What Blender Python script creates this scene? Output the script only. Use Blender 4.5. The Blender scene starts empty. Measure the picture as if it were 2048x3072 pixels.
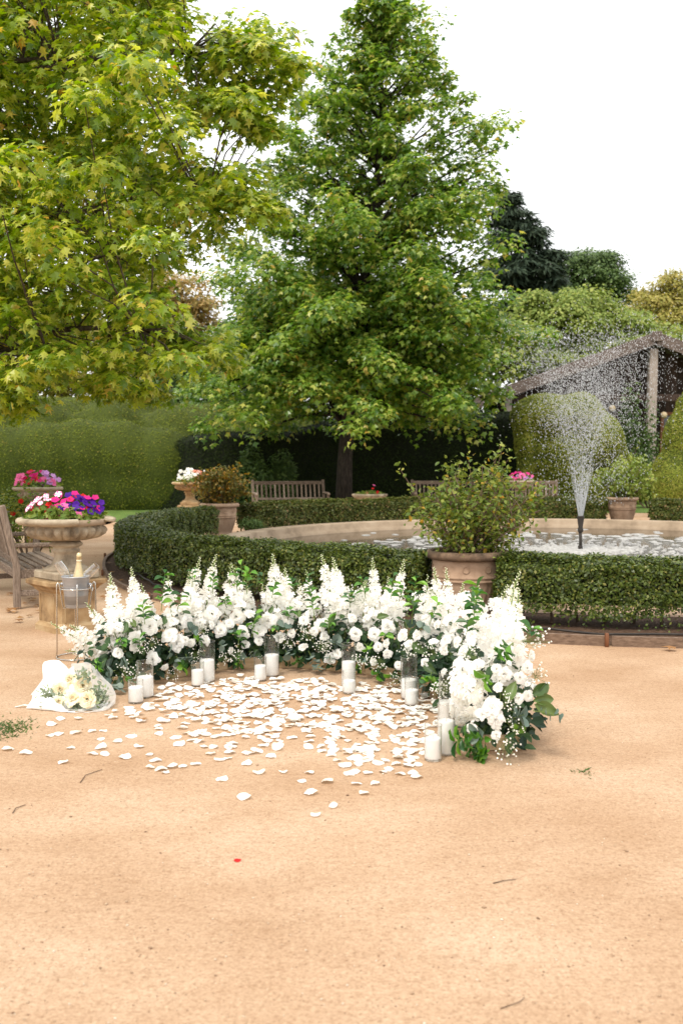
import bpy, bmesh, math, random
import numpy as np
from mathutils import Matrix, Vector
random.seed(5)
rng = np.random.default_rng(11)
SC = bpy.context.scene
COL = SC.collection
PI = math.pi
R = math.radians

# ------------------------------------------------------------------ camera
FPX, PW, PH, HZ, CAMH = 2987.0, 2048, 3072, 1378.0, 1.55
TILT = math.atan((PH / 2 - HZ) / FPX)
cd = bpy.data.cameras.new('camera')
cam = bpy.data.objects.new('camera', cd)
COL.objects.link(cam)
cd.sensor_fit = 'VERTICAL'
cd.sensor_height = 36.0
cd.lens = FPX / PH * 36.0
cd.clip_start, cd.clip_end = 0.05, 2000
cam.location = (0, 0, CAMH)
cam.rotation_euler = (PI / 2 - TILT, 0, 0)
cd.dof.use_dof = True
cd.dof.focus_distance = 6.9
cd.dof.aperture_fstop = 3.2
SC.camera = cam
# ------------------------------------------------------------------ sky and sun (bright overcast)
SUN_EL, SUN_AZ = 58.0, 208.0      # azimuth: compass from +Y towards +X
w = bpy.data.worlds.new('World')
SC.world = w
w.use_nodes = True
nt = w.node_tree
bg = nt.nodes['Background']
sky = nt.nodes.new('ShaderNodeTexSky')
sky.sky_type = 'NISHITA'
sky.sun_disc = False
sky.sun_elevation = R(SUN_EL)
sky.sun_rotation = R(SUN_AZ)
sky.dust_density = 4.0
cloud = nt.nodes.new('ShaderNodeMixRGB')
cloud.inputs[0].default_value = 0.86
cloud.inputs[2].default_value = (8.6, 8.6, 8.5, 1)
nt.links.new(sky.outputs[0], cloud.inputs[1])
nt.links.new(cloud.outputs[0], bg.inputs[0])
bg.inputs[1].default_value = 0.13
ld = bpy.data.lights.new('sun', 'SUN')
ld.energy = 1.5
ld.angle = R(14)
ld.color = (1.0, 0.93, 0.82)
sun = bpy.data.objects.new('sun', ld)
COL.objects.link(sun)
sd = Vector((math.sin(R(SUN_AZ)) * math.cos(R(SUN_EL)), math.cos(R(SUN_AZ)) * math.cos(R(SUN_EL)), math.sin(R(SUN_EL))))
sun.rotation_euler = sd.to_track_quat('Z', 'Y').to_euler()
sun.location = (-12, -12, 18)
SC.view_settings.view_transform = 'Standard'
SC.view_settings.look = 'None'
SC.view_settings.exposure = 0.70
SC.view_settings.gamma = 1.0

# ------------------------------------------------------------------ pixel -> place helpers
def ray(x, y):
    a, b = (x - PW / 2) / FPX, -(y - PH / 2) / FPX
    c, s = math.cos(TILT), math.sin(TILT)
    return np.array([a, c + b * s, -s + b * c])
def G(x, y, z=0.0):
    d = ray(x, y)
    t = (z - CAMH) / d[2]
    return np.array([d[0] * t, d[1] * t, z])
def AT(x, y, Y):
    d = ray(x, y)
    t = Y / d[1]
    return np.array([d[0] * t, Y, CAMH + d[2] * t])
def PROJ(p):
    c, s = math.cos(TILT), math.sin(TILT)
    q = np.array(p, float) - np.array([0, 0, CAMH])
    f = q[1] * c - q[2] * s
    u = q[1] * s + q[2] * c
    return PW / 2 + FPX * q[0] / f, PH / 2 - FPX * u / f

# ------------------------------------------------------------------ mesh helpers
class Geo:
    def __init__(self):
        self.V, self.F, self.n = [], [], 0
    def add(self, V, F, m=0):
        V = np.asarray(V, float).reshape(-1, 3)
        if isinstance(F, np.ndarray): F = [F]
        elif len(F) and not isinstance(F[0], np.ndarray):
            d = {}
            for f in F: d.setdefault(len(f), []).append(f)
            F = [np.array(v) for v in d.values()]
        for f in F: self.F.append((f + self.n, m))
        self.V.append(V); self.n += len(V)
        return self
    def geo(self, g, M=None, m=None):
        V = g.verts()
        if M is not None:
            M = np.array(M); V = V @ M[:3, :3].T + M[:3, 3]
        for f, mm in g.F: self.F.append((f + self.n, mm if m is None else m))
        self.V.append(V); self.n += len(V)
        return self
    def verts(self):
        return np.concatenate(self.V) if self.V else np.zeros((0, 3))
    def inst(self, g, P, Rm, S, m=None):
        """copies of template g at P (N,3), rotation columns Rm (N,3,3), scale S (N,) or (N,3)"""
        T = g.verts(); P = np.asarray(P); N = len(P)
        if N == 0: return self
        S = np.asarray(S, float)
        if S.ndim == 1: S = np.repeat(S[:, None], 3, 1)
        L = T[None] * S[:, None, :]
        V = np.einsum('nij,nkj->nki', Rm, L) + P[:, None, :]
        k = len(T)
        off = (np.arange(N) * k)
        for f, mm in g.F:
            ff = (f[None] + off[:, None, None]).reshape(-1, f.shape[1]) + self.n
            self.F.append((ff, mm if m is None else m))
        self.V.append(V.reshape(-1, 3)); self.n += N * k
        return self
    def mesh(self, name, mats, smooth=True):
        me = bpy.data.meshes.new(name)
        V = self.verts()
        me.vertices.add(len(V)); me.vertices.foreach_set('co', V.astype(np.float32).ravel())
        loops = np.concatenate([f.ravel() for f, m in self.F]).astype(np.int32)
        cnt = np.concatenate([np.full(len(f), f.shape[1]) for f, m in self.F]).astype(np.int32)
        mi = np.concatenate([np.full(len(f), m) for f, m in self.F]).astype(np.int32)
        me.loops.add(len(loops)); me.loops.foreach_set('vertex_index', loops)
        me.polygons.add(len(cnt))
        st = np.concatenate([[0], np.cumsum(cnt)[:-1]]).astype(np.int32)
        me.polygons.foreach_set('loop_start', st)
        me.polygons.foreach_set('use_smooth', np.full(len(cnt), smooth))
        me.update(calc_edges=True)
        me.validate()
        if len(me.polygons) == len(mi): me.polygons.foreach_set('material_index', mi)
        for m in (mats if isinstance(mats, (list, tuple)) else [mats]): me.materials.append(m)
        return me

def link(name, me, parent=None, loc=None, M=None):
    o = bpy.data.objects.new(name, me)
    COL.objects.link(o)
    if M is not None: o.matrix_basis = Matrix(np.array(M).tolist())
    elif loc is not None: o.location = tuple(loc)
    if parent is not None: o.parent = parent
    return o
def tag(o, label=None, cat=None, group=None, kind=None):
    if label: o['label'] = label
    if cat: o['category'] = cat
    if group: o['group'] = group
    if kind: o['kind'] = kind
    return o
def thing(name, label, cat, loc=(0, 0, 0), rotz=0.0, group=None):
    o = link(name, None, None, loc)
    o.empty_display_size = 0.1
    o.rotation_euler = (0, 0, rotz)
    return tag(o, label, cat, group)
def part(name, g, mat, parent, loc=None, M=None, smooth=True, kind=None):
    o = link(name, g.mesh(name, mat, smooth), parent, loc, M)
    if kind: o['kind'] = kind
    return o
def unit(v):
    v = np.asarray(v, float)
    return v / np.maximum(np.linalg.norm(v, axis=-1, keepdims=True), 1e-9)
def rand_dir(n):
    return unit(rng.normal(size=(n, 3)))
def frames(Z, Y):
    """rotation matrices with columns x,y,z: z along Z, y as close to Y as possible"""
    Z = unit(Z); X = unit(np.cross(Y, Z)); Yy = np.cross(Z, X)
    return np.stack([X, Yy, Z], -1)
def leafR(Nrm, tip):
    return frames(Nrm, tip)
def TRS(p, Rm=None, s=1.0):
    M = np.eye(4)
    Rm = np.eye(3) if Rm is None else np.asarray(Rm)
    s = np.asarray(s, float) * np.ones(3)
    M[:3, :3] = Rm * s[None, :]
    M[:3, 3] = p
    return M
def rotz(a):
    c, s = math.cos(a), math.sin(a)
    return np.array([[c, -s, 0], [s, c, 0], [0, 0, 1.0]])
def rotx(a):
    c, s = math.cos(a), math.sin(a)
    return np.array([[1.0, 0, 0], [0, c, -s], [0, s, c]])
def roty(a):
    c, s = math.cos(a), math.sin(a)
    return np.array([[c, 0, s], [0, 1.0, 0], [-s, 0, c]])
def dirR(d, spin=0.0):
    """rotation taking +Z to d"""
    d = unit(d); up = np.array([0, 0, 1.0]) if abs(d[2]) < 0.95 else np.array([0, 1.0, 0])
    x = unit(np.cross(up, d)); y = np.cross(d, x)
    return np.stack([x, y, d], -1) @ rotz(spin)

def box(sx, sy, sz, c=(0, 0, 0), b=0.0, Rm=None):
    """box with chamfered edges"""
    g = Geo()
    h = np.array([sx, sy, sz]) / 2.0
    if b <= 0:
        V = np.array([[x, y, z] for x in (-1, 1) for y in (-1, 1) for z in (-1, 1)]) * h
        F = np.array([[0, 1, 3, 2], [4, 6, 7, 5], [0, 4, 5, 1], [2, 3, 7, 6], [0, 2, 6, 4], [1, 5, 7, 3]])
    else:
        bm = bmesh.new(); bmesh.ops.create_cube(bm, size=1.0)
        for v in bm.verts: v.co = Vector((v.co.x * sx, v.co.y * sy, v.co.z * sz))
        bmesh.ops.bevel(bm, geom=bm.edges[:], offset=min(b, min(sx, sy, sz) * 0.45), segments=1, affect='EDGES')
        V = np.array([v.co[:] for v in bm.verts]); bm.verts.index_update()
        F = [[v.index for v in f.verts] for f in bm.faces]
        bm.free()
    if Rm is not None: V = V @ np.asarray(Rm).T
    g.add(V + np.array(c), F)
    return g
def bar(p, q, wd, th, b=0.004, up=(0, 0, 1)):
    """beam from p to q, width wd across, thickness th along up"""
    p, q = np.array(p, float), np.array(q, float)
    d = unit(q - p); x = unit(np.cross(d, np.array(up, float))); y = np.cross(x, d)
    Rm = np.stack([x, d, y], -1)
    return box(wd, np.linalg.norm(q - p), th, (p + q) / 2, b, Rm)
def tube(pts, rad, seg=6, cap=True):
    pts = np.array(pts, float); n = len(pts)
    rad = np.ones(n) * rad if np.isscalar(rad) else np.array(rad)
    t = unit(np.gradient(pts, axis=0))
    u = np.array([0.31, 0.22, 0.92]); x = unit(np.cross(t[0], u))
    V = []
    a = np.arange(seg) * 2 * PI / seg
    for i in range(n):
        x = unit(x - t[i] * np.dot(x, t[i])); y = np.cross(t[i], x)
        V.append(pts[i] + rad[i] * (np.cos(a)[:, None] * x + np.sin(a)[:, None] * y))
    V = np.concatenate(V); F = []
    i, j = np.meshgrid(np.arange(n - 1), np.arange(seg), indexing='ij')
    j2 = (j + 1) % seg
    Q = np.stack([i * seg + j, i * seg + j2, (i + 1) * seg + j2, (i + 1) * seg + j], -1).reshape(-1, 4)
    F = [Q]
    if cap: F += [np.arange(seg)[::-1][None], ((n - 1) * seg + np.arange(seg))[None]]
    return Geo().add(V, F)
def lathe(prof, seg=48, a0=0.0, a1=2 * PI, mod=None, capb=False, capt=False):
    """prof: list of (r,z); mod(r,z,theta)->r"""
    prof = np.array(prof, float); n = len(prof)
    full = abs(a1 - a0 - 2 * PI) < 1e-6
    m = seg if full else seg + 1
    th = a0 + (a1 - a0) * np.arange(m) / seg
    r = np.repeat(prof[:, :1], m, 1); z = np.repeat(prof[:, 1:], m, 1); T = np.repeat(th[None], n, 0)
    if mod is not None: r, z = mod(r, z, T)
    V = np.stack([r * np.cos(T), r * np.sin(T), z], -1).reshape(-1, 3)
    i, j = np.meshgrid(np.arange(n - 1), np.arange(seg), indexing='ij')
    j2 = (j + 1) % m
    F = [np.stack([i * m + j, i * m + j2, (i + 1) * m + j2, (i + 1) * m + j], -1).reshape(-1, 4)]
    if capb and full: F.append(np.arange(m)[::-1][None])
    if capt and full: F.append(((n - 1) * m + np.arange(m))[None])
    return Geo().add(V, F)
def grid(nu, nv, fn):
    u, v = np.meshgrid(np.linspace(0, 1, nu), np.linspace(0, 1, nv), indexing='ij')
    V = np.stack(fn(u, v), -1).reshape(-1, 3)
    i, j = np.meshgrid(np.arange(nu - 1), np.arange(nv - 1), indexing='ij')
    F = np.stack([i * nv + j, (i + 1) * nv + j, (i + 1) * nv + j + 1, i * nv + j + 1], -1).reshape(-1, 4)
    return Geo().add(V, F)
def sphere(r=1.0, seg=8, rings=5):
    a = np.linspace(-PI / 2, PI / 2, rings + 2)
    return lathe([(max(1e-4, r * math.cos(t)), r * math.sin(t)) for t in a], seg)
def octa():
    V = [[1, 0, 0], [-1, 0, 0], [0, 1, 0], [0, -1, 0], [0, 0, 1], [0, 0, -1]]
    F = np.array([[0, 2, 4], [2, 1, 4], [1, 3, 4], [3, 0, 4], [2, 0, 5], [1, 2, 5], [3, 1, 5], [0, 3, 5]])
    return Geo().add(V, F)
_nd = [(unit(np.random.default_rng(i).normal(size=3)), np.random.default_rng(i + 50).uniform(0, 6.28)) for i in range(9)]
def vnoise(P, sc):
    """smooth pseudo noise about -1..1"""
    s = 0
    for k, (d, ph) in enumerate(_nd):
        s = s + np.sin((P @ d) * sc * (0.6 + 0.22 * k) + ph + 1.3 * np.sin((P @ np.roll(d, 1)) * sc * 0.7 + ph * 2))
    return s / 4.5
def sample_surface(g, N):
    V = g.verts(); T = []
    for f, m in g.F:
        for k in range(1, f.shape[1] - 1): T.append(f[:, [0, k, k + 1]])
    T = np.concatenate(T)
    a, b, c = V[T[:, 0]], V[T[:, 1]], V[T[:, 2]]
    cr = np.cross(b - a, c - a); ar = np.linalg.norm(cr, axis=1)
    idx = rng.choice(len(T), N, p=ar / ar.sum())
    u, v = rng.random(N), rng.random(N); fl = u + v > 1; u[fl], v[fl] = 1 - u[fl], 1 - v[fl]
    P = a[idx] + (b - a)[idx] * u[:, None] + (c - a)[idx] * v[:, None]
    return P, unit(cr[idx])
def blob_geo(ells, voxel=0.12, smooth=12):
    """union of ellipsoids (centre, radii), melted into one sheared body"""
    g = Geo()
    s = sphere(1.0, 24, 13)
    for c, r in ells: g.geo(s, TRS(c, None, r))
    me = g.mesh('body', [], True)
    o = bpy.data.objects.new('body', me); COL.objects.link(o)
    m = o.modifiers.new('r', 'REMESH'); m.mode = 'VOXEL'; m.voxel_size = voxel
    m2 = o.modifiers.new('s', 'SMOOTH'); m2.iterations = smooth; m2.factor = 0.5
    dg = bpy.context.evaluated_depsgraph_get()
    ev = o.evaluated_get(dg); em = ev.to_mesh()
    n = len(em.vertices); co = np.empty(n * 3, np.float32); em.vertices.foreach_get('co', co)
    F = [list(p.vertices) for p in em.polygons]
    out = Geo().add(co.reshape(-1, 3), F)
    ev.to_mesh_clear()
    bpy.data.objects.remove(o); bpy.data.meshes.remove(me)
    return out

# ------------------------------------------------------------------ materials
def _new(name):
    m = bpy.data.materials.new(name); m.use_nodes = True
    n = m.node_tree.nodes; p = n['Principled BSDF']
    return m, n, m.node_tree.links, p
def ramp(n, cols, pos=None):
    r = n.new('ShaderNodeValToRGB'); e = r.color_ramp.elements
    pos = pos or [i / (len(cols) - 1) for i in range(len(cols))]
    while len(e) < len(cols): e.new(0.5)
    for i, c in enumerate(cols):
        e[i].position = pos[i]; e[i].color = (*c, 1)
    return r
def mat(name, cols, scale=6.0, rough=0.8, bump=0.2, bscale=60.0, stretch=(1, 1, 1), pos=None, metallic=0.0, detail=6.0, bdist=0.01, spec=0.3, perobj=0.0):
    m, n, l, p = _new(name)
    tc = n.new('ShaderNodeTexCoord'); mp = n.new('ShaderNodeMapping'); mp.inputs['Scale'].default_value = stretch
    l.new(tc.outputs['Object'], mp.inputs[0])
    nz = n.new('ShaderNodeTexNoise'); nz.inputs['Scale'].default_value = scale; nz.inputs['Detail'].default_value = detail
    nz.inputs['Roughness'].default_value = 0.62
    l.new(mp.outputs[0], nz.inputs['Vector'])
    src = nz.outputs['Fac']
    if perobj > 0:
        oi = n.new('ShaderNodeObjectInfo')
        ma = n.new('ShaderNodeMath'); ma.operation = 'MULTIPLY_ADD'; ma.inputs[1].default_value = perobj; 
        l.new(oi.outputs['Random'], ma.inputs[0]); l.new(src, ma.inputs[2])
        mb = n.new('ShaderNodeMath'); mb.operation = 'SUBTRACT'; mb.inputs[1].default_value = perobj / 2
        l.new(ma.outputs[0], mb.inputs[0]); src = mb.outputs[0]
    rp = ramp(n, cols, pos or [0.3 + 0.4 * i / (len(cols) - 1) for i in range(len(cols))])
    l.new(src, rp.inputs[0]); l.new(rp.outputs[0], p.inputs['Base Color'])
    p.inputs['Roughness'].default_value = rough; p.inputs['Metallic'].default_value = metallic
    p.inputs['Specular IOR Level'].default_value = spec
    if bump > 0:
        nb = n.new('ShaderNodeTexNoise'); nb.inputs['Scale'].default_value = bscale; nb.inputs['Detail'].default_value = 5
        l.new(mp.outputs[0], nb.inputs['Vector'])
        bp = n.new('ShaderNodeBump'); bp.inputs['Strength'].default_value = bump; bp.inputs['Distance'].default_value = bdist
        l.new(nb.outputs['Fac'], bp.inputs['Height']); l.new(bp.outputs[0], p.inputs['Normal'])
    return m
def leafmat(name, cols, transl=0.3, rough=0.5, pos=None, spec=0.35, obj=False, tcol=None):
    """each leaf takes its own tint from the list"""
    m, n, l, p = _new(name)
    if obj:
        gi = n.new('ShaderNodeObjectInfo'); out = gi.outputs['Random']
    else:
        gi = n.new('ShaderNodeNewGeometry'); out = gi.outputs['Random Per Island']
    rp = ramp(n, cols, pos); l.new(out, rp.inputs[0])
    l.new(rp.outputs[0], p.inputs['Base Color'])
    p.inputs['Roughness'].default_value = rough; p.inputs['Specular IOR Level'].default_value = spec
    if transl > 0:
        tr = n.new('ShaderNodeBsdfTranslucent'); mx = n.new('ShaderNodeMixShader'); mx.inputs[0].default_value = transl
        hs = n.new('ShaderNodeHueSaturation'); hs.inputs['Saturation'].default_value = 1.1; hs.inputs['Value'].default_value = 1.6
        l.new(rp.outputs[0], hs.inputs['Color']); l.new(hs.outputs[0], tr.inputs[0])
        l.new(p.outputs[0], mx.inputs[1]); l.new(tr.outputs[0], mx.inputs[2])
        l.new(mx.outputs[0], n['Material Output'].inputs[0])
    return m
def glassmat(name, tint=(1, 1, 1), refl=1.0):
    """thin clear sheet: lets light straight through, mirrors at grazing angles"""
    m, n, l, p = _new(name)
    t = n.new('ShaderNodeBsdfTransparent'); t.inputs[0].default_value = (*tint, 1)
    g = n.new('ShaderNodeBsdfGlossy'); g.inputs['Roughness'].default_value = 0.03
    f = n.new('ShaderNodeLayerWeight'); f.inputs[0].default_value = 0.5
    pw_ = n.new('ShaderNodeMath'); pw_.operation = 'POWER'; pw_.inputs[1].default_value = 2.6
    k = n.new('ShaderNodeMath'); k.operation = 'MULTIPLY_ADD'; k.inputs[1].default_value = 0.6 * refl; k.inputs[2].default_value = 0.035 * refl; k.use_clamp = True
    mx = n.new('ShaderNodeMixShader')
    l.new(f.outputs['Facing'], pw_.inputs[0]); l.new(pw_.outputs[0], k.inputs[0]); l.new(k.outputs[0], mx.inputs[0]); l.new(t.outputs[0], mx.inputs[1]); l.new(g.outputs[0], mx.inputs[2])
    l.new(mx.outputs[0], n['Material Output'].inputs[0])
    return m

def sandmat():
    m, n, l, p = _new('sand')
    tc = n.new('ShaderNodeTexCoord')
    def nz(s, d=6, st=(1, 1, 1), r=0.6):
        mp = n.new('ShaderNodeMapping'); mp.inputs['Scale'].default_value = st
        l.new(tc.outputs['Object'], mp.inputs[0])
        t = n.new('ShaderNodeTexNoise'); t.inputs['Scale'].default_value = s; t.inputs['Detail'].default_value = d; t.inputs['Roughness'].default_value = r
        l.new(mp.outputs[0], t.inputs['Vector']); return t
    def mix(a, b, fac, mode='MIX'):
        x = n.new('ShaderNodeMixRGB'); x.blend_type = mode
        for i, v in ((0, fac), (1, a), (2, b)):
            if isinstance(v, (tuple, float, int)): x.inputs[i].default_value = v if not isinstance(v, tuple) else (*v, 1)
            else: l.new(v, x.inputs[i])
        return x.outputs[0]
    big = ramp(n, [(0.425, 0.277, 0.170), (0.495, 0.340, 0.222), (0.56, 0.41, 0.286)], [0.34, 0.5, 0.66]); l.new(nz(0.7, 7, (1, 1.3, 1)).outputs[0], big.inputs[0])
    mid = ramp(n, [(0.68, 0.60, 0.54), (0.98, 0.97, 0.96), (1.13, 1.15, 1.17)], [0.38, 0.49, 0.64]); l.new(nz(30, 9, (1, 1.15, 1), 0.9).outputs[0], mid.inputs[0])
    c = mix(big.outputs[0], mid.outputs[0], 0.9, 'MULTIPLY')
    gr = ramp(n, [(0.50, 0.42, 0.35), (0.97, 0.95, 0.93), (1.0, 1.0, 1.0), (1.4, 1.43, 1.46)], [0.34, 0.45, 0.55, 0.68]); l.new(nz(80, 5, (1, 1, 1), 0.8).outputs[0], gr.inputs[0])
    c = mix(c, gr.outputs[0], 0.9, 'MULTIPLY')
    pt_ = ramp(n, [(0.86, 0.83, 0.80), (1, 1, 1), (1.06, 1.07, 1.09)], [0.38, 0.5, 0.66]); l.new(nz(3.4, 7, (1, 1.6, 1), 0.7).outputs[0], pt_.inputs[0])
    c = mix(c, pt_.outputs[0], 0.35, 'MULTIPLY')
    vo = n.new('ShaderNodeTexVoronoi'); vo.inputs['Scale'].default_value = 48.0; l.new(tc.outputs['Object'], vo.inputs['Vector'])
    sp = ramp(n, [(1, 1, 1), (0, 0, 0)], [0.10, 0.16]); l.new(vo.outputs['Distance'], sp.inputs[0])
    pk = ramp(n, [(0, 0, 0), (0, 0, 0), (1, 1, 1)], [0, 0.72, 0.78])
    sx = n.new('ShaderNodeSeparateColor'); l.new(vo.outputs['Color'], sx.inputs[0]); l.new(sx.outputs[0], pk.inputs[0])
    msk = mix(sp.outputs[0], pk.outputs[0], 1.0, 'MULTIPLY')
    cc = ramp(n, [(0.16, 0.09, 0.05), (0.34, 0.2, 0.11), (0.62, 0.5, 0.36)], [0.2, 0.55, 0.9]); l.new(sx.outputs[1], cc.inputs[0])
    c = mix(c, cc.outputs[0], msk)
    l.new(c, p.inputs['Base Color'])
    p.inputs['Roughness'].default_value = 0.95; p.inputs['Specular IOR Level'].default_value = 0.1
    b1 = n.new('ShaderNodeBump'); b1.inputs['Strength'].default_value = 0.55; b1.inputs['Distance'].default_value = 0.006; l.new(nz(170, 4, (1, 1, 1), 0.7).outputs[0], b1.inputs['Height'])
    b2 = n.new('ShaderNodeBump'); b2.inputs['Strength'].default_value = 0.35; b2.inputs['Distance'].default_value = 0.03; l.new(nz(14, 7, (1, 1.2, 1), 0.7).outputs[0], b2.inputs['Height'])
    l.new(b2.outputs[0], b1.inputs['Normal']); l.new(b1.outputs[0], p.inputs['Normal'])
    return m
M_SAND = sandmat()
M_SOIL = mat('bark_soil', [(0.035, 0.02, 0.012), (0.10, 0.055, 0.032), (0.17, 0.10, 0.06)], 26, 0.95, 0.9, 55, bdist=0.03)
M_GRAVEL = mat('pond_gravel', [(0.22, 0.14, 0.09), (0.36, 0.25, 0.17), (0.46, 0.34, 0.25)], 14, 0.95, 0.7, 70, bdist=0.02)
M_LAWN = mat('lawn', [(0.07, 0.13, 0.02), (0.12, 0.20, 0.035), (0.19, 0.25, 0.06)], 2.2, 0.9, 0.8, 90, bdist=0.03)
M_COPE = mat('pond_concrete', [(0.22, 0.16, 0.105), (0.36, 0.27, 0.185), (0.44, 0.345, 0.25)], 2.2, 0.9, 0.3, 30, detail=9)
M_STONE = mat('urn_stone', [(0.14, 0.11, 0.075), (0.33, 0.265, 0.185), (0.46, 0.39, 0.285)], 7, 0.9, 0.5, 70, detail=9, bdist=0.008, perobj=0.1)
M_STONE_O = mat('ochre_stone', [(0.19, 0.12, 0.06), (0.38, 0.25, 0.125), (0.48, 0.36, 0.21)], 5, 0.9, 0.4, 60, detail=9, bdist=0.008, perobj=0.15)
M_TERRA = mat('terracotta', [(0.26, 0.165, 0.105), (0.41, 0.275, 0.185), (0.48, 0.345, 0.245)], 5, 0.85, 0.25, 50, detail=9, perobj=0.1)
M_TERRA_W = mat('weathered_terracotta', [(0.06, 0.042, 0.028), (0.15, 0.10, 0.065), (0.27, 0.18, 0.115)], 9, 0.9, 0.4, 60, detail=9)
M_WOOD = mat('weathered_teak', [(0.07, 0.05, 0.036), (0.17, 0.125, 0.092), (0.30, 0.235, 0.185)], 7, 0.8, 0.35, 30, stretch=(1.2, 9, 9), detail=8, perobj=0.25, bdist=0.006)
M_WOODV = mat('weathered_teak_upright', [(0.07, 0.05, 0.036), (0.17, 0.125, 0.092), (0.30, 0.235, 0.185)], 7, 0.8, 0.35, 30, stretch=(9, 9, 1.2), detail=8, perobj=0.25, bdist=0.006)
M_EDGE = mat('edging_timber', [(0.10, 0.065, 0.045), (0.19, 0.125, 0.085), (0.27, 0.19, 0.135)], 6, 0.85, 0.4, 25, stretch=(3, 3, 12), detail=8)
M_PIPE = mat('black_pipe', [(0.02, 0.016, 0.013), (0.05, 0.04, 0.032)], 10, 0.6, 0.0)
M_PINE = mat('pale_pine', [(0.42, 0.28, 0.15), (0.56, 0.40, 0.235), (0.64, 0.49, 0.31)], 5, 0.7, 0.2, 30, stretch=(1.5, 10, 10), perobj=0.2)
M_BARK = mat('bark', [(0.035, 0.026, 0.02), (0.085, 0.066, 0.05), (0.16, 0.13, 0.10)], 6, 0.95, 0.7, 20, stretch=(4, 4, 1), bdist=0.03)
M_BARK_D = mat('dark_bark', [(0.012, 0.01, 0.008), (0.032, 0.026, 0.021), (0.07, 0.058, 0.047)], 6, 0.95, 0.7, 20, stretch=(4, 4, 1), bdist=0.03)
M_TWIG = mat('twig_bark', [(0.10, 0.065, 0.04), (0.20, 0.14, 0.095)], 12, 0.9, 0.2, 40)
M_DARKWOOD = mat('dark_boards', [(0.018, 0.011, 0.009), (0.04, 0.025, 0.019), (0.07, 0.045, 0.034)], 5, 0.85, 0.3, 18, stretch=(8, 8, 1), perobj=0.3)
M_GREYWOOD = mat('grey_fascia', [(0.07, 0.05, 0.043), (0.13, 0.10, 0.085), (0.19, 0.15, 0.13)], 3, 0.85, 0.3, 18, stretch=(1, 8, 8))
M_POST = mat('bleached_post', [(0.26, 0.215, 0.185), (0.40, 0.345, 0.305)], 5, 0.85, 0.3, 18, stretch=(8, 8, 1))
M_DOOR = mat('red_brown_timber', [(0.12, 0.045, 0.02), (0.22, 0.09, 0.04)], 5, 0.6, 0.2, 18, stretch=(8, 8, 1))
M_PANE = mat('dark_pane', [(0.02, 0.02, 0.02), (0.05, 0.05, 0.05)], 2, 0.08, 0.0, spec=0.6)
M_PALEPANE = mat('pale_blind', [(0.42, 0.40, 0.41), (0.52, 0.5, 0.51)], 2, 0.5, 0.0)
M_LAMP = mat('globe_glass', [(0.42, 0.32, 0.19), (0.52, 0.42, 0.27)], 3, 0.25, 0.0)
M_STEEL = mat('brushed_steel', [(0.33, 0.34, 0.36), (0.44, 0.45, 0.47)], 8, 0.34, 0.02, 40, stretch=(1, 1, 6), metallic=0.5, spec=0.7)
M_WIRE = mat('chrome_wire', [(0.55, 0.52, 0.48), (0.7, 0.67, 0.63)], 8, 0.2, 0.0, metallic=1.0)
M_GOLD = mat('gold_foil', [(0.60, 0.46, 0.25), (0.72, 0.59, 0.36)], 30, 0.34, 0.25, 90, metallic=0.75, bdist=0.003)
M_BOTTLE = mat('dark_bottle', [(0.012, 0.016, 0.008), (0.02, 0.025, 0.012)], 4, 0.08, 0.0, spec=0.6)
M_GLASS = glassmat('clear_glass', (0.985, 0.99, 0.985), 2.2)
M_FLUTE = glassmat('flute_glass', (0.93, 0.92, 0.90), 4.5)
M_WAX = mat('white_wax', [(0.80, 0.775, 0.74), (0.86, 0.84, 0.81)], 5, 0.5, 0.05, 30)
M_WICK = mat('wick', [(0.35, 0.3, 0.24), (0.6, 0.55, 0.45)], 30, 0.9, 0.0)
M_PETAL = leafmat('white_petal', [(0.77, 0.72, 0.63), (0.83, 0.81, 0.76), (0.85, 0.84, 0.8)], 0.22, 0.6, spec=0.2, obj=True)
M_ROSE = leafmat('white_rose_petal', [(0.77, 0.755, 0.71), (0.83, 0.82, 0.795), (0.86, 0.85, 0.835)], 0.4, 0.6, spec=0.2)
M_CREAM = leafmat('cream_rose_petal', [(0.82, 0.69, 0.45), (0.86, 0.79, 0.60), (0.88, 0.84, 0.72)], 0.25, 0.6, spec=0.2)
M_BUD = leafmat('greenish_bud', [(0.55, 0.60, 0.36), (0.74, 0.75, 0.56), (0.84, 0.83, 0.72)], 0.25, 0.6, spec=0.2)
M_STEM = leafmat('green_stem', [(0.11, 0.17, 0.04), (0.19, 0.26, 0.07)], 0.0, 0.6)
M_SPRIG = leafmat('glossy_sprig_leaf', [(0.02, 0.075, 0.02), (0.05, 0.15, 0.022), (0.12, 0.29, 0.03), (0.22, 0.42, 0.05)], 0.22, 0.36, [0, 0.4, 0.75, 1.0], 0.5, obj=True)
M_BIGLEAF = leafmat('broad_leaf', [(0.04, 0.085, 0.022), (0.10, 0.16, 0.04), (0.16, 0.21, 0.07)], 0.2, 0.42, None, 0.5, obj=True)
M_EUC = leafmat('eucalyptus_leaf', [(0.11, 0.165, 0.135), (0.19, 0.25, 0.21), (0.27, 0.33, 0.275)], 0.15, 0.55, None, 0.3, obj=True)
M_FILL = leafmat('dark_filler_leaf', [(0.010, 0.028, 0.015), (0.02, 0.055, 0.02), (0.05, 0.10, 0.025)], 0.15, 0.5)
M_DUSTY = leafmat('dusty_leaf', [(0.22, 0.27, 0.20), (0.33, 0.38, 0.28), (0.30, 0.36, 0.18)], 0.2, 0.7)
M_PAPER = mat('white_wrap', [(0.80, 0.785, 0.76), (0.86, 0.85, 0.83)], 4, 0.55, 0.12, 14, bdist=0.01)
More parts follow.
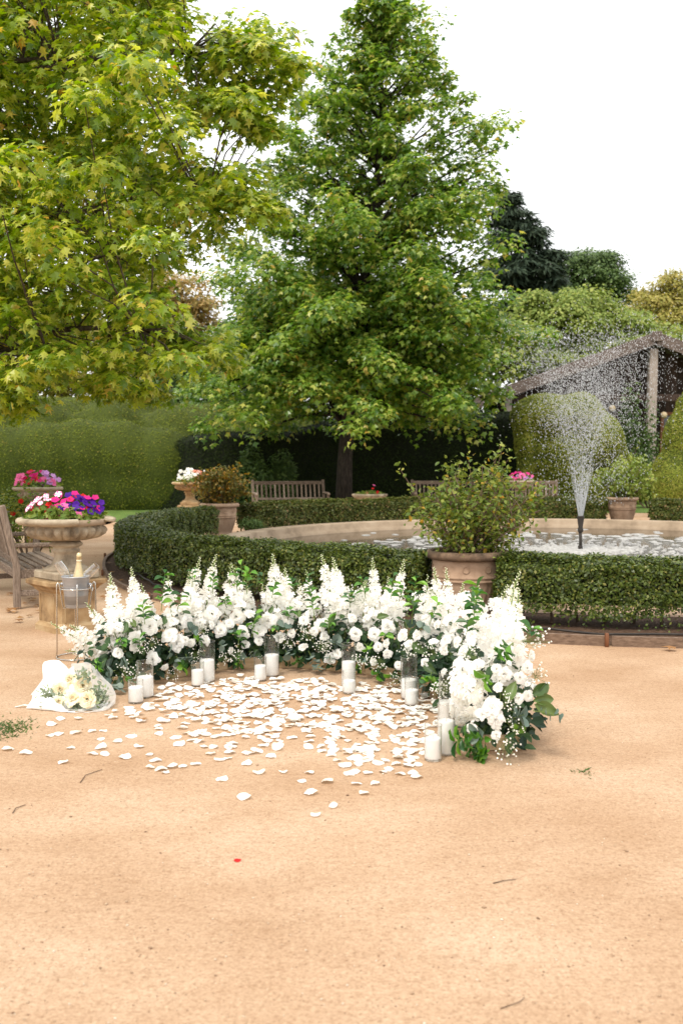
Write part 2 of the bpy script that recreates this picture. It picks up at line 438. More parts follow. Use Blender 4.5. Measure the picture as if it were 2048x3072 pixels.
def papermat():
    m, n, l, p = _new('translucent_wrap')
    p.inputs['Base Color'].default_value = (0.84, 0.83, 0.80, 1); p.inputs['Roughness'].default_value = 0.5
    tr = n.new('ShaderNodeBsdfTransparent'); tl = n.new('ShaderNodeBsdfTranslucent'); tl.inputs[0].default_value = (0.84, 0.83, 0.80, 1)
    a = n.new('ShaderNodeMixShader'); a.inputs[0].default_value = 0.4; b = n.new('ShaderNodeMixShader'); b.inputs[0].default_value = 0.38
    l.new(p.outputs[0], a.inputs[1]); l.new(tl.outputs[0], a.inputs[2]); l.new(a.outputs[0], b.inputs[1]); l.new(tr.outputs[0], b.inputs[2])
    l.new(b.outputs[0], n['Material Output'].inputs[0])
    return m
M_VEIL = papermat()
M_BOX = leafmat('boxwood_leaf', [(0.032, 0.05, 0.008), (0.07, 0.105, 0.014), (0.13, 0.17, 0.026), (0.26, 0.24, 0.06)], 0.2, 0.42, [0, 0.45, 0.85, 1.0], 0.45)
M_BOXF = leafmat('boxwood_leaf_far', [(0.04, 0.058, 0.012), (0.08, 0.105, 0.018), (0.135, 0.155, 0.03), (0.24, 0.15, 0.06)], 0.2, 0.5, [0, 0.4, 0.82, 1.0])
M_CORE = mat('dark_hedge_core', [(0.008, 0.010, 0.004), (0.022, 0.024, 0.01)], 20, 0.95, 0.5, 30)
M_YEW = leafmat('yew_needles', [(0.07, 0.095, 0.009), (0.12, 0.155, 0.014), (0.18, 0.21, 0.022), (0.25, 0.21, 0.045)], 0.15, 0.7, [0, 0.45, 0.9, 1.0], 0.2)
M_TOPI = leafmat('fresh_clipped_yew', [(0.13, 0.17, 0.02), (0.20, 0.25, 0.03), (0.28, 0.32, 0.05), (0.34, 0.31, 0.07)], 0.2, 0.7, None, 0.2)
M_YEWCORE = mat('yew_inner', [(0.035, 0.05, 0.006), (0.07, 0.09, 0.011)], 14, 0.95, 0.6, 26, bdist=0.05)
M_YEW_SHADE = leafmat('yew_needles_painted_shade', [(0.008, 0.014, 0.004), (0.016, 0.026, 0.006), (0.03, 0.045, 0.01)], 0.05, 0.8, None, 0.15)  # yew darkened so that its colour carries the shade under the trees
M_YEW_SHADE_CORE = mat('yew_inner_painted_shade', [(0.004, 0.006, 0.002), (0.01, 0.014, 0.005)], 14, 0.95, 0.6, 26)
M_MAPLE = leafmat('sweetgum_leaf_near', [(0.08, 0.155, 0.012), (0.19, 0.285, 0.02), (0.36, 0.44, 0.04), (0.58, 0.57, 0.11), (0.58, 0.33, 0.07)], 0.45, 0.33, [0, 0.33, 0.66, 0.975, 1.0], 0.6)
M_MAPLE2 = leafmat('sweetgum_leaf_far', [(0.06, 0.145, 0.02), (0.14, 0.245, 0.032), (0.27, 0.375, 0.055), (0.5, 0.52, 0.13), (0.56, 0.37, 0.08)], 0.46, 0.33, [0, 0.4, 0.76, 0.975, 1.0], 0.6)
M_TREE_L = leafmat('light_tree_leaf', [(0.13, 0.19, 0.03), (0.21, 0.28, 0.05), (0.34, 0.37, 0.09)], 0.3, 0.6)
M_TREE_D = leafmat('dark_tree_leaf', [(0.045, 0.085, 0.022), (0.075, 0.13, 0.03), (0.12, 0.18, 0.045)], 0.2, 0.6)
M_TREE_C = leafmat('conifer_needles', [(0.02, 0.04, 0.022), (0.045, 0.07, 0.035)], 0.1, 0.7)
M_TREE_Y = leafmat('yellowing_leaf', [(0.22, 0.22, 0.04), (0.34, 0.31, 0.07), (0.42, 0.34, 0.1)], 0.3, 0.6)
M_TREE_O = leafmat('autumn_leaf', [(0.19, 0.18, 0.05), (0.34, 0.26, 0.08), (0.46, 0.29, 0.11)], 0.3, 0.6)
M_SHRUB = leafmat('rose_shrub_leaf', [(0.07, 0.12, 0.02), (0.15, 0.205, 0.03), (0.27, 0.29, 0.055), (0.48, 0.27, 0.03)], 0.25, 0.5, [0, 0.5, 0.93, 1.0])
M_SHRUB_O = leafmat('autumn_shrub_leaf', [(0.09, 0.10, 0.02), (0.17, 0.15, 0.03), (0.30, 0.19, 0.03), (0.40, 0.17, 0.02)], 0.25, 0.5, [0, 0.5, 0.88, 1.0])
M_PETUNIA_LEAF = leafmat('petunia_leaf', [(0.08, 0.14, 0.02), (0.16, 0.23, 0.035), (0.30, 0.34, 0.08)], 0.3, 0.5)
def flat(name, c, rough=0.55, tr=0.2):
    return leafmat(name, [tuple(x * 0.8 for x in c), c, tuple(min(0.9, x * 1.12) for x in c)], tr, rough, spec=0.2, obj=True)
M_FL = {'magenta': flat('magenta_bloom', (0.62, 0.02, 0.20)), 'red': flat('red_bloom', (0.62, 0.02, 0.02)), 'purple': flat('purple_bloom', (0.07, 0.01, 0.26)),
        'pink': flat('pink_bloom', (0.78, 0.16, 0.38)), 'lilac': flat('lilac_bloom', (0.58, 0.30, 0.62)), 'white': flat('white_bloom', (0.82, 0.80, 0.74)), 'coral': flat('coral_bloom', (0.72, 0.24, 0.16))}
def stripemat():
    m, n, l, p = _new('striped_bloom')
    tc = n.new('ShaderNodeTexCoord'); gr = n.new('ShaderNodeTexGradient'); gr.gradient_type = 'RADIAL'
    l.new(tc.outputs['Object'], gr.inputs[0])
    mu = n.new('ShaderNodeMath'); mu.operation = 'MULTIPLY'; mu.inputs[1].default_value = 5.0
    fr = n.new('ShaderNodeMath'); fr.operation = 'FRACT'
    l.new(gr.outputs['Fac'], mu.inputs[0]); l.new(mu.outputs[0], fr.inputs[0])
    rp = ramp(n, [(0.82, 0.74, 0.76), (0.62, 0.03, 0.24), (0.62, 0.03, 0.24), (0.82, 0.74, 0.76)], [0.25, 0.33, 0.62, 0.70])
    l.new(fr.outputs[0], rp.inputs[0]); l.new(rp.outputs[0], p.inputs['Base Color']); p.inputs['Roughness'].default_value = 0.6
    return m
M_FL['striped'] = stripemat()
def dropmat():
    m, n, l, p = _new('water_droplet')
    p.inputs['Base Color'].default_value = (0.86, 0.87, 0.88, 1); p.inputs['Roughness'].default_value = 0.15
    tr = n.new('ShaderNodeBsdfTransparent'); tl = n.new('ShaderNodeBsdfTranslucent'); tl.inputs[0].default_value = (0.75, 0.76, 0.77, 1)
    a = n.new('ShaderNodeMixShader'); a.inputs[0].default_value = 0.45; b = n.new('ShaderNodeMixShader'); b.inputs[0].default_value = 0.30
    l.new(p.outputs[0], a.inputs[1]); l.new(tl.outputs[0], a.inputs[2]); l.new(a.outputs[0], b.inputs[1]); l.new(tr.outputs[0], b.inputs[2])
    l.new(b.outputs[0], n['Material Output'].inputs[0])
    return m
M_DROP = dropmat()
M_FOAM = mat('pond_foam', [(0.24, 0.23, 0.215), (0.50, 0.49, 0.47)], 12, 0.7, 0.2, 60)
def watermat():
    m, n, l, p = _new('pond_water')
    p.inputs['Base Color'].default_value = (0.022, 0.015, 0.009, 1); p.inputs['Roughness'].default_value = 0.05
    p.inputs['IOR'].default_value = 1.33
    tc = n.new('ShaderNodeTexCoord')
    ln = n.new('ShaderNodeVectorMath'); ln.operation = 'LENGTH'; l.new(tc.outputs['Object'], ln.inputs[0])
    mr = n.new('ShaderNodeMapRange'); mr.inputs[1].default_value = 2.0; mr.inputs[2].default_value = 4.3; mr.inputs[3].default_value = 1.0; mr.inputs[4].default_value = 0.03
    l.new(ln.outputs['Value'], mr.inputs[0])
    nz = n.new('ShaderNodeTexNoise'); nz.inputs['Scale'].default_value = 11; nz.inputs['Detail'].default_value = 5; l.new(tc.outputs['Object'], nz.inputs['Vector'])
    bp = n.new('ShaderNodeBump'); bp.inputs['Distance'].default_value = 0.035
    l.new(nz.outputs[0], bp.inputs['Height']); l.new(mr.outputs[0], bp.inputs['Strength']); l.new(bp.outputs[0], p.inputs['Normal'])
    return m
M_WATER = watermat()

# ------------------------------------------------------------------ leaf and flower templates
def leaf_poly(pts, droop=0.0):
    V = np.array([[x, y, -droop * (abs(x) + y * y)] for x, y in pts]); return Geo().add(V, np.arange(len(pts))[None])
def star_leaf(n_tips=5):
    c = np.array([0, 0.42]); pts = [(0.03, 0.0)]
    tips = [(-22, 0.42), (28, 0.56), (90, 0.60), (152, 0.56), (202, 0.42)] if n_tips == 5 else [(10, 0.5), (90, 0.6), (170, 0.5)]
    for i, (a, r) in enumerate(tips):
        pts.append((c[0] + r * math.cos(R(a)), c[1] + r * math.sin(R(a))))
        if i < len(tips) - 1:
            b = (a + tips[i + 1][0]) / 2; pts.append((c[0] + 0.2 * math.cos(R(b)), c[1] + 0.2 * math.sin(R(b))))
    pts.append((-0.03, 0.0))
    V = [[0, 0.42, 0.05]] + [[x, y, -0.35 * (abs(x) ** 1.6) - 0.10 * max(0, y - 0.5)] for x, y in pts]
    n = len(pts)
    return Geo().add(V, [[0, 1 + i, 1 + (i + 1) % n] for i in range(n)])
L_STAR = star_leaf(5)
L_STAR3 = Geo().add([[0, 0, 0], [0.52, 0.42, -0.16], [0.16, 0.58, 0.0], [0, 1.0, -0.10], [-0.16, 0.58, 0.0], [-0.52, 0.42, -0.16]], np.array([[0, 1, 2], [0, 2, 3], [0, 3, 4], [0, 4, 5]]))
L_DIA = Geo().add([[0, 0, 0], [0.32, 0.5, -0.06], [0, 1, -0.1], [-0.32, 0.5, -0.06]], np.array([[0, 1, 2], [0, 2, 3]]))
L_NEEDLE = Geo().add([[-0.16, 0, 0], [0.16, 0, 0], [0, 1, 0]], np.array([[0, 1, 2]]))
L_OVAL = Geo().add([[0, 0, 0], [0.27, 0.3, 0.05], [0.25, 0.68, 0.03], [0, 1, -0.12], [-0.25, 0.68, 0.03], [-0.27, 0.3, 0.05], [0, 0.48, -0.03]],
                   np.array([[0, 1, 6], [1, 2, 6], [2, 3, 6], [3, 4, 6], [4, 5, 6], [5, 0, 6]]))
def leaf_sheet(kind):
    """a single larger leaf, tip along +Y"""
    def f(u, v):
        s = (u - 0.5) * 2
        if kind == 'obovate': wd = 0.30 * np.sin(PI * np.clip(v, 0, 1) ** 1.35) ** 0.75 + 0.012
        elif kind == 'round': wd = 0.5 * np.sqrt(np.clip(1 - (2 * v - 1) ** 2, 0, 1)) + 0.006
        else: wd = 0.25 * np.sin(PI * v ** 0.8) ** 0.9 + 0.008
        x = s * wd
        z = 0.22 * np.abs(s) ** 1.5 * wd / 0.3 - 0.20 * v * v + (0.03 * np.sin(9 * v) * np.abs(s) if kind == 'ovate' else 0)
        return x, v, z * (0.45 if kind == 'round' else 1)
    return grid(5, 6, f)
ME_SPRIGLEAF = leaf_sheet('obovate').mesh('leaf', M_SPRIG)
ME_EUCLEAF = leaf_sheet('round').mesh('leaf', M_EUC)
ME_BIGLEAF = leaf_sheet('ovate').mesh('leaf', M_BIGLEAF)

def rose_geo(seed, N=24, tight=0.0, ruffle=0.05, size=1.0):
    r = np.random.default_rng(seed); g = Geo()
    for i in range(N):
        t = (i + 0.5) / N; a = i * 2.39996 + r.uniform(-.2, .2); o = t ** 0.9 * (1 - tight)
        rb = 0.05 + 0.30 * o; rt = 0.14 + 0.84 * o + 0.12 * tight * t; ht = 0.74 - 0.30 * o + r.uniform(-.05, .05) - 0.12 * tight * t
        w0 = 1.25 - 0.52 * o; ph = r.uniform(0, 6); lean = r.uniform(0.9, 1.1)
        def f(u, v):
            s = (u - 0.5) * 2
            wd = w0 * (0.35 + 0.65 * np.sin(PI * (0.08 + 0.72 * v)))
            vv = v * (1 - 0.22 * s * s)
            rho = (rb + (rt - rb) * vv ** 1.7 * lean) * (1 - 0.06 * s * s) + ruffle * np.sin(4 * s + ph) * v
            z = ht * np.sin(vv * PI * 0.5 * (0.98 + 0.35 * o)) - 0.22 * o * vv ** 4 + ruffle * 0.8 * np.sin(6 * s + ph * 2) * v ** 2
            th = a + s * wd
            return rho * np.cos(th), rho * np.sin(th), z - 0.25
        g.geo(grid(5, 4, f))
    g.geo(lathe([(0.012, -0.9), (0.03, -0.34), (0.26, -0.26), (0.30, -0.12)], 7), m=1)
    return g
ROSES = [rose_geo(1, 24, 0.0, 0.05), rose_geo(2, 30, 0.05, 0.10), rose_geo(3, 26, 0.30, 0.03), rose_geo(4, 20, 0.12, 0.05)]
ME_ROSES = [g.mesh('white_rose', [M_ROSE, M_STEM]) for g in ROSES]
ME_BUD = rose_geo(9, 14, 0.55, 0.02).mesh('white_rose', [M_ROSE, M_STEM])
ME_CREAMROSES = [rose_geo(20 + i, 36, 0.32, 0.05).mesh('cream_rose', [M_CREAM, M_STEM]) for i in range(3)]

def floret_geo(seed):
    r = np.random.default_rng(seed); g = Geo()
    for k in range(5):
        a = k * 2 * PI / 5 + r.uniform(-.15, .15); wd = r.uniform(0.34, 0.46); up = r.uniform(0.15, 0.5)
        V = np.array([[0, 0, 0], [-wd * .8, 0.55, up * .5], [0, 0.5, up * .35], [wd * .8, 0.55, up * .5], [-wd * .5, 0.98, up * .7], [wd * .5, 0.98, up * .75], [0, 0.9, up * .55]])
        g.add(V @ rotz(a).T, np.array([[0, 2, 1], [0, 3, 2], [1, 2, 4], [2, 6, 4], [2, 3, 5], [2, 5, 6]]))
    return g
FLORETS = [floret_geo(i) for i in range(4)]
def spike_geo(seed, n=62, fat=0.072, L=1.0, bare=0.22, tipbuds=16):
    """delphinium spike of unit length along +Z (radial sizes already relative to unit)"""
    r = np.random.default_rng(seed); g = Geo()
    bend = r.uniform(-0.09, 0.09, 2)
    def axis(t): return np.array([bend[0] * t * t, bend[1] * t * t, t])
    g.geo(tube([axis(t) for t in np.linspace(0, 0.98, 7)], np.linspace(0.009, 0.003, 7), 5), m=1)
    for i in range(n):
        t = bare + (0.86 - bare) * (i + r.uniform(-1.2, 1.2)) / n; q = (t - bare) / (0.86 - bare)
        a = i * 2.39996 + r.uniform(-.4, .4); rad = fat * max(.2, 1 - 0.78 * max(0, q) ** 1.2) * r.uniform(0.4, 1.25)
        d = np.array([math.cos(a), math.sin(a), r.uniform(-0.15, 0.5)]); s = (0.066 - 0.038 * max(0, q)) * r.uniform(0.75, 1.25)
        g.geo(FLORETS[i % 4], TRS(axis(t) + d * np.array([rad, rad, rad * .5]), dirR(d, r.uniform(0, 6)), s), m=0)
    sp = octa()
    for i in range(tipbuds):
        t = 0.80 + 0.20 * i / tipbuds; a = i * 2.4; rad = 0.020 * (1 - i / tipbuds) + 0.004
        d = np.array([math.cos(a), math.sin(a), 1.0]); s = 0.013 * (1 - 0.45 * i / tipbuds)
        g.geo(sp, TRS(axis(t) + np.array([math.cos(a), math.sin(a), 0]) * rad, dirR(d), (s * .62, s * .62, s * 1.25)), m=2)
    return g
ME_SPIKES = [spike_geo(40 + i, 54 + 6 * (i % 3), 0.080 + 0.010 * (i % 2), bare=0.2 + 0.04 * (i % 3), tipbuds=22).mesh('delphinium_spike', [M_ROSE, M_STEM, M_BUD]) for i in range(5)]
ME_THIN = [spike_geo(60 + i, 20, 0.055, bare=0.42, tipbuds=10).mesh('delphinium_spike', [M_ROSE, M_STEM, M_BUD]) for i in range(3)]

def gyp_geo(seed, nb=24):
    r = np.random.default_rng(seed); g = Geo(); ball = sphere(1.0, 6, 3)
    g.geo(tube([(0, 0, 0), (0, 0, 0.4)], 0.007, 3, False), m=1)
    for i in range(nb):
        d = unit(np.array([r.normal(0, .55), r.normal(0, .55), 1.0])); L = r.uniform(0.35, 0.62)
        s = np.array([0, 0, r.uniform(0.1, 0.4)]); e = s + d * L
        mid = (s + e) / 2 + np.array([r.normal(0, .03), r.normal(0, .03), 0])
        g.geo(tube([s, mid, e], 0.0045, 3, False), m=1)
        g.geo(ball, TRS(e, None, r.uniform(0.020, 0.032)), m=0)
        if r.random() < 0.5:
            e2 = mid + unit(d + r.normal(0, .6, 3)) * 0.14
            g.geo(tube([mid, e2], 0.004, 3, False), m=1); g.geo(ball, TRS(e2, None, r.uniform(0.018, 0.03)), m=0)
    return g
ME_GYP = [gyp_geo(80 + i).mesh('gypsophila_spray', [M_ROSE, M_STEM]) for i in range(3)]

# ------------------------------------------------------------------ SETTING: ground, lawn, pond
PC = np.array([3.94, 16.4, 0.0])                                    # pond centre
g = Geo().add([[-400, -60, 0], [400, -60, 0], [400, 500, 0], [-400, 500, 0]], np.array([[0, 1, 2, 3]]))
tag(part('ground', g, M_SAND, None), kind='structure')
def ring_sheet(r0, r1, z, a0=0, a1=2 * PI, seg=96, rf=None):
    th = np.linspace(a0, a1, seg + 1)
    ri = np.full(seg + 1, float(r0)); ro = np.array([rf(t) for t in th]) if rf else np.full(seg + 1, float(r1))
    V = np.concatenate([np.stack([ri * np.cos(th), ri * np.sin(th), th * 0 + z], -1), np.stack([ro * np.cos(th), ro * np.sin(th), th * 0 + z], -1)])
    i = np.arange(seg); n = seg + 1
    return Geo().add(V, np.stack([i, i + n, i + n + 1, i + 1], -1))
def edge_r(t):                                                      # the bed is wider on the near right
    d = math.degrees(t) % 360
    k = max(0.0, min(1.0, (d - 192) / 50.0)); k = k * k * (3 - 2 * k)
    return 7.62 + 0.72 * k
tag(part('garden_bed', ring_sheet(6.75, 0, 0.006, 0, 2 * PI, 160, edge_r), M_SOIL, None, PC), kind='structure')
tag(part('gravel_strip', ring_sheet(6.1, 6.76, 0.010), M_GRAVEL, None, PC), kind='structure')
g = Geo().add([[-30, 25.0, 0.006], [-9.5, 23.5, 0.006], [-6.2, 24.0, 0.006], [-3.6, 26.2, 0.006], [-1.0, 28.2, 0.006], [14, 29, 0.006], [40, 30, 0.006], [40, 70, 0.006], [-30, 70, 0.006]], np.arange(9)[None])
tag(part('lawn', g, M_LAWN, None), kind='structure')
pw = thing('pond_surround', 'low round concrete wall holding the pond water inside the box hedge', 'pond wall', PC)
part('coping', lathe([(5.68, -0.02), (5.70, 0.09), (5.76, 0.12), (5.76, 0.205), (5.80, 0.225), (6.14, 0.215), (6.18, 0.19), (6.2, 0.0)], 128), M_COPE, pw)
g = lathe([(0.001, 0.035), (1.5, 0.035), (3.2, 0.035), (5.72, 0.035)], 96)
tag(part('pond_water', g, M_WATER, None, PC), kind='structure')

# timber edging round the bed
def arc_pts(a0, a1, rf, n, z=0.0):
    t = np.radians(np.linspace(a0, a1, n)); r = np.array([rf(x) for x in t])
    return np.stack([PC[0] + r * np.cos(t), PC[1] + r * np.sin(t), np.full(n, z)], -1)
ed = thing('timber_edging', 'low weathered timber edging boards curving round the hedge bed', 'edging', PC)
for k, (a0, a1) in enumerate([(170, 186), (186.3, 204), (204.3, 222), (222.3, 240), (240.3, 258), (258.3, 276), (276.3, 292)]):
    P = arc_pts(a0, a1, edge_r, 9) - PC
    P2 = P * ((np.linalg.norm(P, axis=1) + 0.045) / np.linalg.norm(P, axis=1))[:, None]
    h = 0.085 if k > 2 else 0.05
    V = np.concatenate([P, P2, P + [0, 0, h], P2 + [0, 0, h]]); n = 9; i = np.arange(n - 1)
    F = [np.stack([i + n, i + n + 1, i + 3 * n + 1, i + 3 * n], -1), np.stack([i + 2 * n, i + 3 * n, i + 3 * n + 1, i + 2 * n + 1], -1), np.stack([i + 1, i, i + 2 * n, i + 2 * n + 1], -1),
         np.array([[0, n, 3 * n, 2 * n], [2 * n - 1, n - 1, 3 * n - 1, 4 * n - 1]])]
    part('board', Geo().add(V, F), M_EDGE, ed, smooth=False)
    q = P2[-1] * (1 + 0.03 / np.linalg.norm(P2[-1]))
    part('peg', box(0.03, 0.035, h + 0.03, (0, 0, (h + 0.03) / 2), 0.004), M_DOOR, ed, q)
ip = tube(arc_pts(196, 292, lambda t: edge_r(t) - 0.34, 60, 0.05) + np.random.default_rng(3).normal(0, .008, (60, 3)), 0.011, 6)
tag(part('irrigation_pipe', ip, M_PIPE, None), 'thin black irrigation pipe lying on the soil in front of the hedge', 'pipe')

# ------------------------------------------------------------------ clipped box hedges
def hedge(label, a0, a1, r0, r1, h, nleaf, leafsize, mt, zgap=0.12):
    t = thing('box_hedge', label, 'hedge', PC, 0, 'low clipped box hedges round the pond')
    L = np.radians(a1 - a0)
    i0, i1, hb, ht = r0 + 0.07, r1 - 0.07, zgap + 0.05, h - 0.06
    def core(u, v):
        th = np.radians(a0) + 0.008 + (L - 0.016) * u
        k = v * 4
        rr = np.interp(k, [0, 1, 2, 3, 4], [i0, i0, i1, i1, i0]); zz = np.interp(k, [0, 1, 2, 3, 4], [hb, ht, ht, hb, hb])
        return rr * np.cos(th), rr * np.sin(th), zz
    g = grid(60, 5, core)
    n = 5
    g.add(g.verts()[:4], np.array([[0, 1, 2, 3]])); g.add(g.verts()[-5:-1] if False else g.verts()[59 * 5:59 * 5 + 4], np.array([[3, 2, 1, 0]]))
    part('light_blocking_core', g, M_CORE, t, smooth=False)  # solid dark core added inside the leaves to block light
    rm = (r0 + r1) / 2
    areas = np.array([r1 * L * h, r0 * L * h, rm * L * (r1 - r0) * 1.25, (r1 - r0) * h * 1.2, (r1 - r0) * h * 1.2])
    cnt = (nleaf * areas / areas.sum()).astype(int)
    P, Nn = [], []
    for k, c in enumerate(cnt):
        th = np.radians(a0) + L * rng.random(c); rr = r0 + (r1 - r0) * rng.random(c); zz = h * rng.random(c) ** 0.9
        er = np.stack([np.cos(th), np.sin(th), 0 * th], -1)
        if k == 0: rr = np.full(c, r1); nn = er
        elif k == 1: rr = np.full(c, r0); nn = -er
        elif k == 2: zz = np.full(c, h); nn = np.tile([0, 0, 1.0], (c, 1))
        else:
            th = np.full(c, np.radians(a0 if k == 3 else a1)); er = np.stack([np.cos(th), np.sin(th), 0 * th], -1)
            nn = np.stack([-np.sin(th), np.cos(th), 0 * th], -1) * (-1 if k == 3 else 1)
        p = er * rr[:, None]; p[:, 2] = zz
        P.append(p); Nn.append(nn)
    P, Nn = np.concatenate(P), np.concatenate(Nn)
    # round the top shoulder, bulge and clip unevenly
    rr = np.linalg.norm(P[:, :2], axis=1); ec = np.clip((np.abs(rr - rm) - (r1 - r0) * 0.28) / ((r1 - r0) * 0.22), 0, 1)
    top = np.clip((P[:, 2] - (h - 0.12)) / 0.12, 0, 1)
    P[:, 2] -= 0.05 * ec * top
    dn = 0.026 * vnoise(P, 5) + 0.026 * vnoise(P + 9, 19) + rng.normal(0, 0.012, len(P)) - 0.03 * rng.random(len(P)) ** 2
    P = P + Nn * dn[:, None]
    edge = zgap * (0.75 + 0.7 * vnoise(P * [1, 1, 0.01], 4.2))
    keep = (P[:, 2] > edge) | (rng.random(len(P)) < 0.06)
    keep &= ~((vnoise(P + 3, 9) > 0.95) & (rng.random(len(P)) < 0.55))
    P, Nn = P[keep], Nn[keep]
    nn = unit(Nn * 0.9 + rand_dir(len(P)) * 0.85 + np.array([0, 0, 0.45]))
    tip = unit(Nn * 0.6 + rand_dir(len(P)) * 0.8 + np.array([0, 0, 0.5]))
    g = Geo().inst(L_DIA, P, leafR(nn, tip), leafsize * rng.uniform(0.65, 1.35, len(P)))
    part('foliage', g, mt, t, smooth=False, kind='stuff')
    sg = Geo(); ns = int(rm * abs(L) / 0.28)
    for i in range(ns):
        th = np.radians(a0) + L * (i + rng.random()) / ns; rr = rm + rng.uniform(-.08, .08); b = np.array([rr * math.cos(th), rr * math.sin(th), 0.0])
        sg.geo(tube([b, b + [rng.normal(0, .03), rng.normal(0, .03), 0.14], b + [rng.normal(0, .06), rng.normal(0, .06), 0.3]], [0.016, 0.012, 0.008], 5))
    part('stems', sg, M_TWIG, t, kind='stuff')
    return t
hedge('long near box hedge curving behind the white flowers to the small flowered pot', 156.3, 244.7, 6.92, 7.46, 0.615, 120000, 0.034, M_BOX)
hedge('near box hedge with bare stems above the timber edging, beside the big weathered pot', 250.9, 300, 6.95, 7.6, 0.625, 95000, 0.033, M_BOX, 0.17)
hedge('far box hedge with brown patches running in front of the wooden benches', 72.2, 145.0, 6.95, 7.45, 0.63, 60000, 0.052, M_BOXF, 0.1)
hedge('far box hedge beyond the fountain, beside the pale pot below the pavilion', 20, 63.6, 6.95, 7.45, 0.63, 34000, 0.052, M_BOXF, 0.1)

# ------------------------------------------------------------------ sheared yew masses
def shear(name, label, cat, body, n, size, mt, mcore, base, up=0.25, group=None):
    t = thing(name, label, cat, base, 0, group)
    b = Geo().geo(body, TRS(-np.array(base)))
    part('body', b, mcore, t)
    P, N = sample_surface(b, n)
    ok = P[:, 2] > 0.02
    P, N = P[ok], N[ok]
    P = P + N * (rng.uniform(-0.02, 0.03, len(P)) + 0.025 * vnoise(P, 6))[:, None]
    tip = unit(N * 0.35 + rand_dir(len(P)) * 0.9 + np.array([0, 0, up]))
    nn = unit(N + rand_dir(len(P)) * 0.62)
    g = Geo().inst(L_NEEDLE, P, leafR(nn, tip), size * rng.uniform(0.6, 1.4, len(P)))
    part('needles', g, mt, t, smooth=False, kind='stuff')
    return t
# long undulating hedge left
yr = np.random.default_rng(4); e = []
for x in np.arange(-19.5, -5.6, 1.15):
    yf = 31.2 - 2.6 * math.exp(-((x + 12.8) / 3.6) ** 2); tz = 2.66 + 0.16 * math.sin(0.8 * x + 1.4) - 0.07 * max(0, x + 7)
    e.append((np.array([x, yf, tz - 1.25]), (1.25, 1.15, 1.25))); e.append((np.array([x, yf, 0.7]), (1.3, 1.05, 1.2)))
for x, y, tz, rx, ry in ((-14.6, 33.0, 3.75, 1.7, 3.0), (-11.9, 33.6, 3.72, 1.35, 3.2), (-9.6, 34.0, 3.55, 1.5, 3.4), (-7.2, 34.4, 3.62, 1.25, 3.2), (-5.0, 34.6, 3.35, 1.5, 3.0), (-2.6, 35.0, 3.2, 1.4, 2.6), (-17.4, 33.4, 3.9, 1.8, 3)):
    for k in range(4):
        e.append((np.array([x + 0.28 * (k - 1.5), y + 1.3 * (k - 1.2), tz - 1.5 + 0.10 * k]), (rx, 1.6, 1.5))); e.append((np.array([x, y + 1.3 * (k - 1.2), 1.0]), (rx, 1.5, 1.3)))
yl = blob_geo(e, 0.14, 9)
shear('yew_hedge', 'tall rolling sheared yew hedge with sunlit folds behind the petunia urns', 'hedge', yl, 190000, 0.075, M_YEW, M_YEWCORE, (-9, 31, 0))
# yew wall behind the benches, tree shade painted into its near-black colour
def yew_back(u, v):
    x = -6.6 + 12.9 * u  # left end added over the rolling hedge in place of its shade
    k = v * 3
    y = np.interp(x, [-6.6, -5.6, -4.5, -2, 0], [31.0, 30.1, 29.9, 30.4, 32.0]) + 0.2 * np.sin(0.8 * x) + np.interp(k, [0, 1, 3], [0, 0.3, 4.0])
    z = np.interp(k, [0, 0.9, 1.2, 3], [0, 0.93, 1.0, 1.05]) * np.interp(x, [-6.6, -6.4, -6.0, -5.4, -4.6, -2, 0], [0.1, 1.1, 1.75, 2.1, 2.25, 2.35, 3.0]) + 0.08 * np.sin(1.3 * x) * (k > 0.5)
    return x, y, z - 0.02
shear('yew_hedge', 'nearly black yew hedge with painted-in deep shade behind the sweetgum trunk', 'hedge', grid(60, 24, yew_back), 60000, 0.10, M_YEW_SHADE, M_YEW_SHADE_CORE, (1.5, 32.5, 0))
# topiary beside the pavilion
e = []
def el(x, y, Y, rx, ry, rz):
    c = AT(x, y, Y); k = Y / FPX
    e.append((c, (rx * k, ry, rz * k)))
el(1640, 1245, 30, 110, 1.0, 62); el(1735, 1250, 30, 70, 1.1, 72); el(1790, 1330, 30, 75, 1.2, 95); el(1700, 1340, 30.2, 120, 0.95, 140); el(1835, 1430, 30, 52, 1.0, 115)
el(1650, 1430, 30.6, 100, 0.8, 110); el(1760, 1450, 30.3, 100, 1.0, 100); el(1575, 1330, 29.7, 34, 0.5, 55); el(1572, 1400, 29.7, 22, 0.4, 60); el(1578, 1275, 29.8, 40, 0.6, 55)
shear('yew_topiary', 'large flat-topped sheared yew topiary behind the fountain spray', 'topiary', blob_geo(e, 0.13, 6), 80000, 0.07, M_TOPI, M_YEWCORE, (6.6, 30, 0))
e = []
el(2050, 1330, 27.5, 62, 0.6, 105); el(2040, 1430, 27.5, 85, 0.8, 90); el(2060, 1240, 27.5, 34, 0.35, 70)
shear('yew_topiary', 'tall tapering sheared topiary in front of the pavilion door', 'topiary', blob_geo(e, 0.1, 6), 22000, 0.07, M_TOPI, M_YEWCORE, (9.4, 27.5, 0))
e = []
el(2010, 1455, 26.4, 42, 0.42, 62); el(1990, 1470, 26.5, 30, 0.4, 50)
shear('yew_topiary', 'small rounded sheared bush behind the far hedge below the topiary', 'topiary', blob_geo(e, 0.08, 5), 11000, 0.06, M_TOPI, M_YEWCORE, (8.7, 26.4, 0))

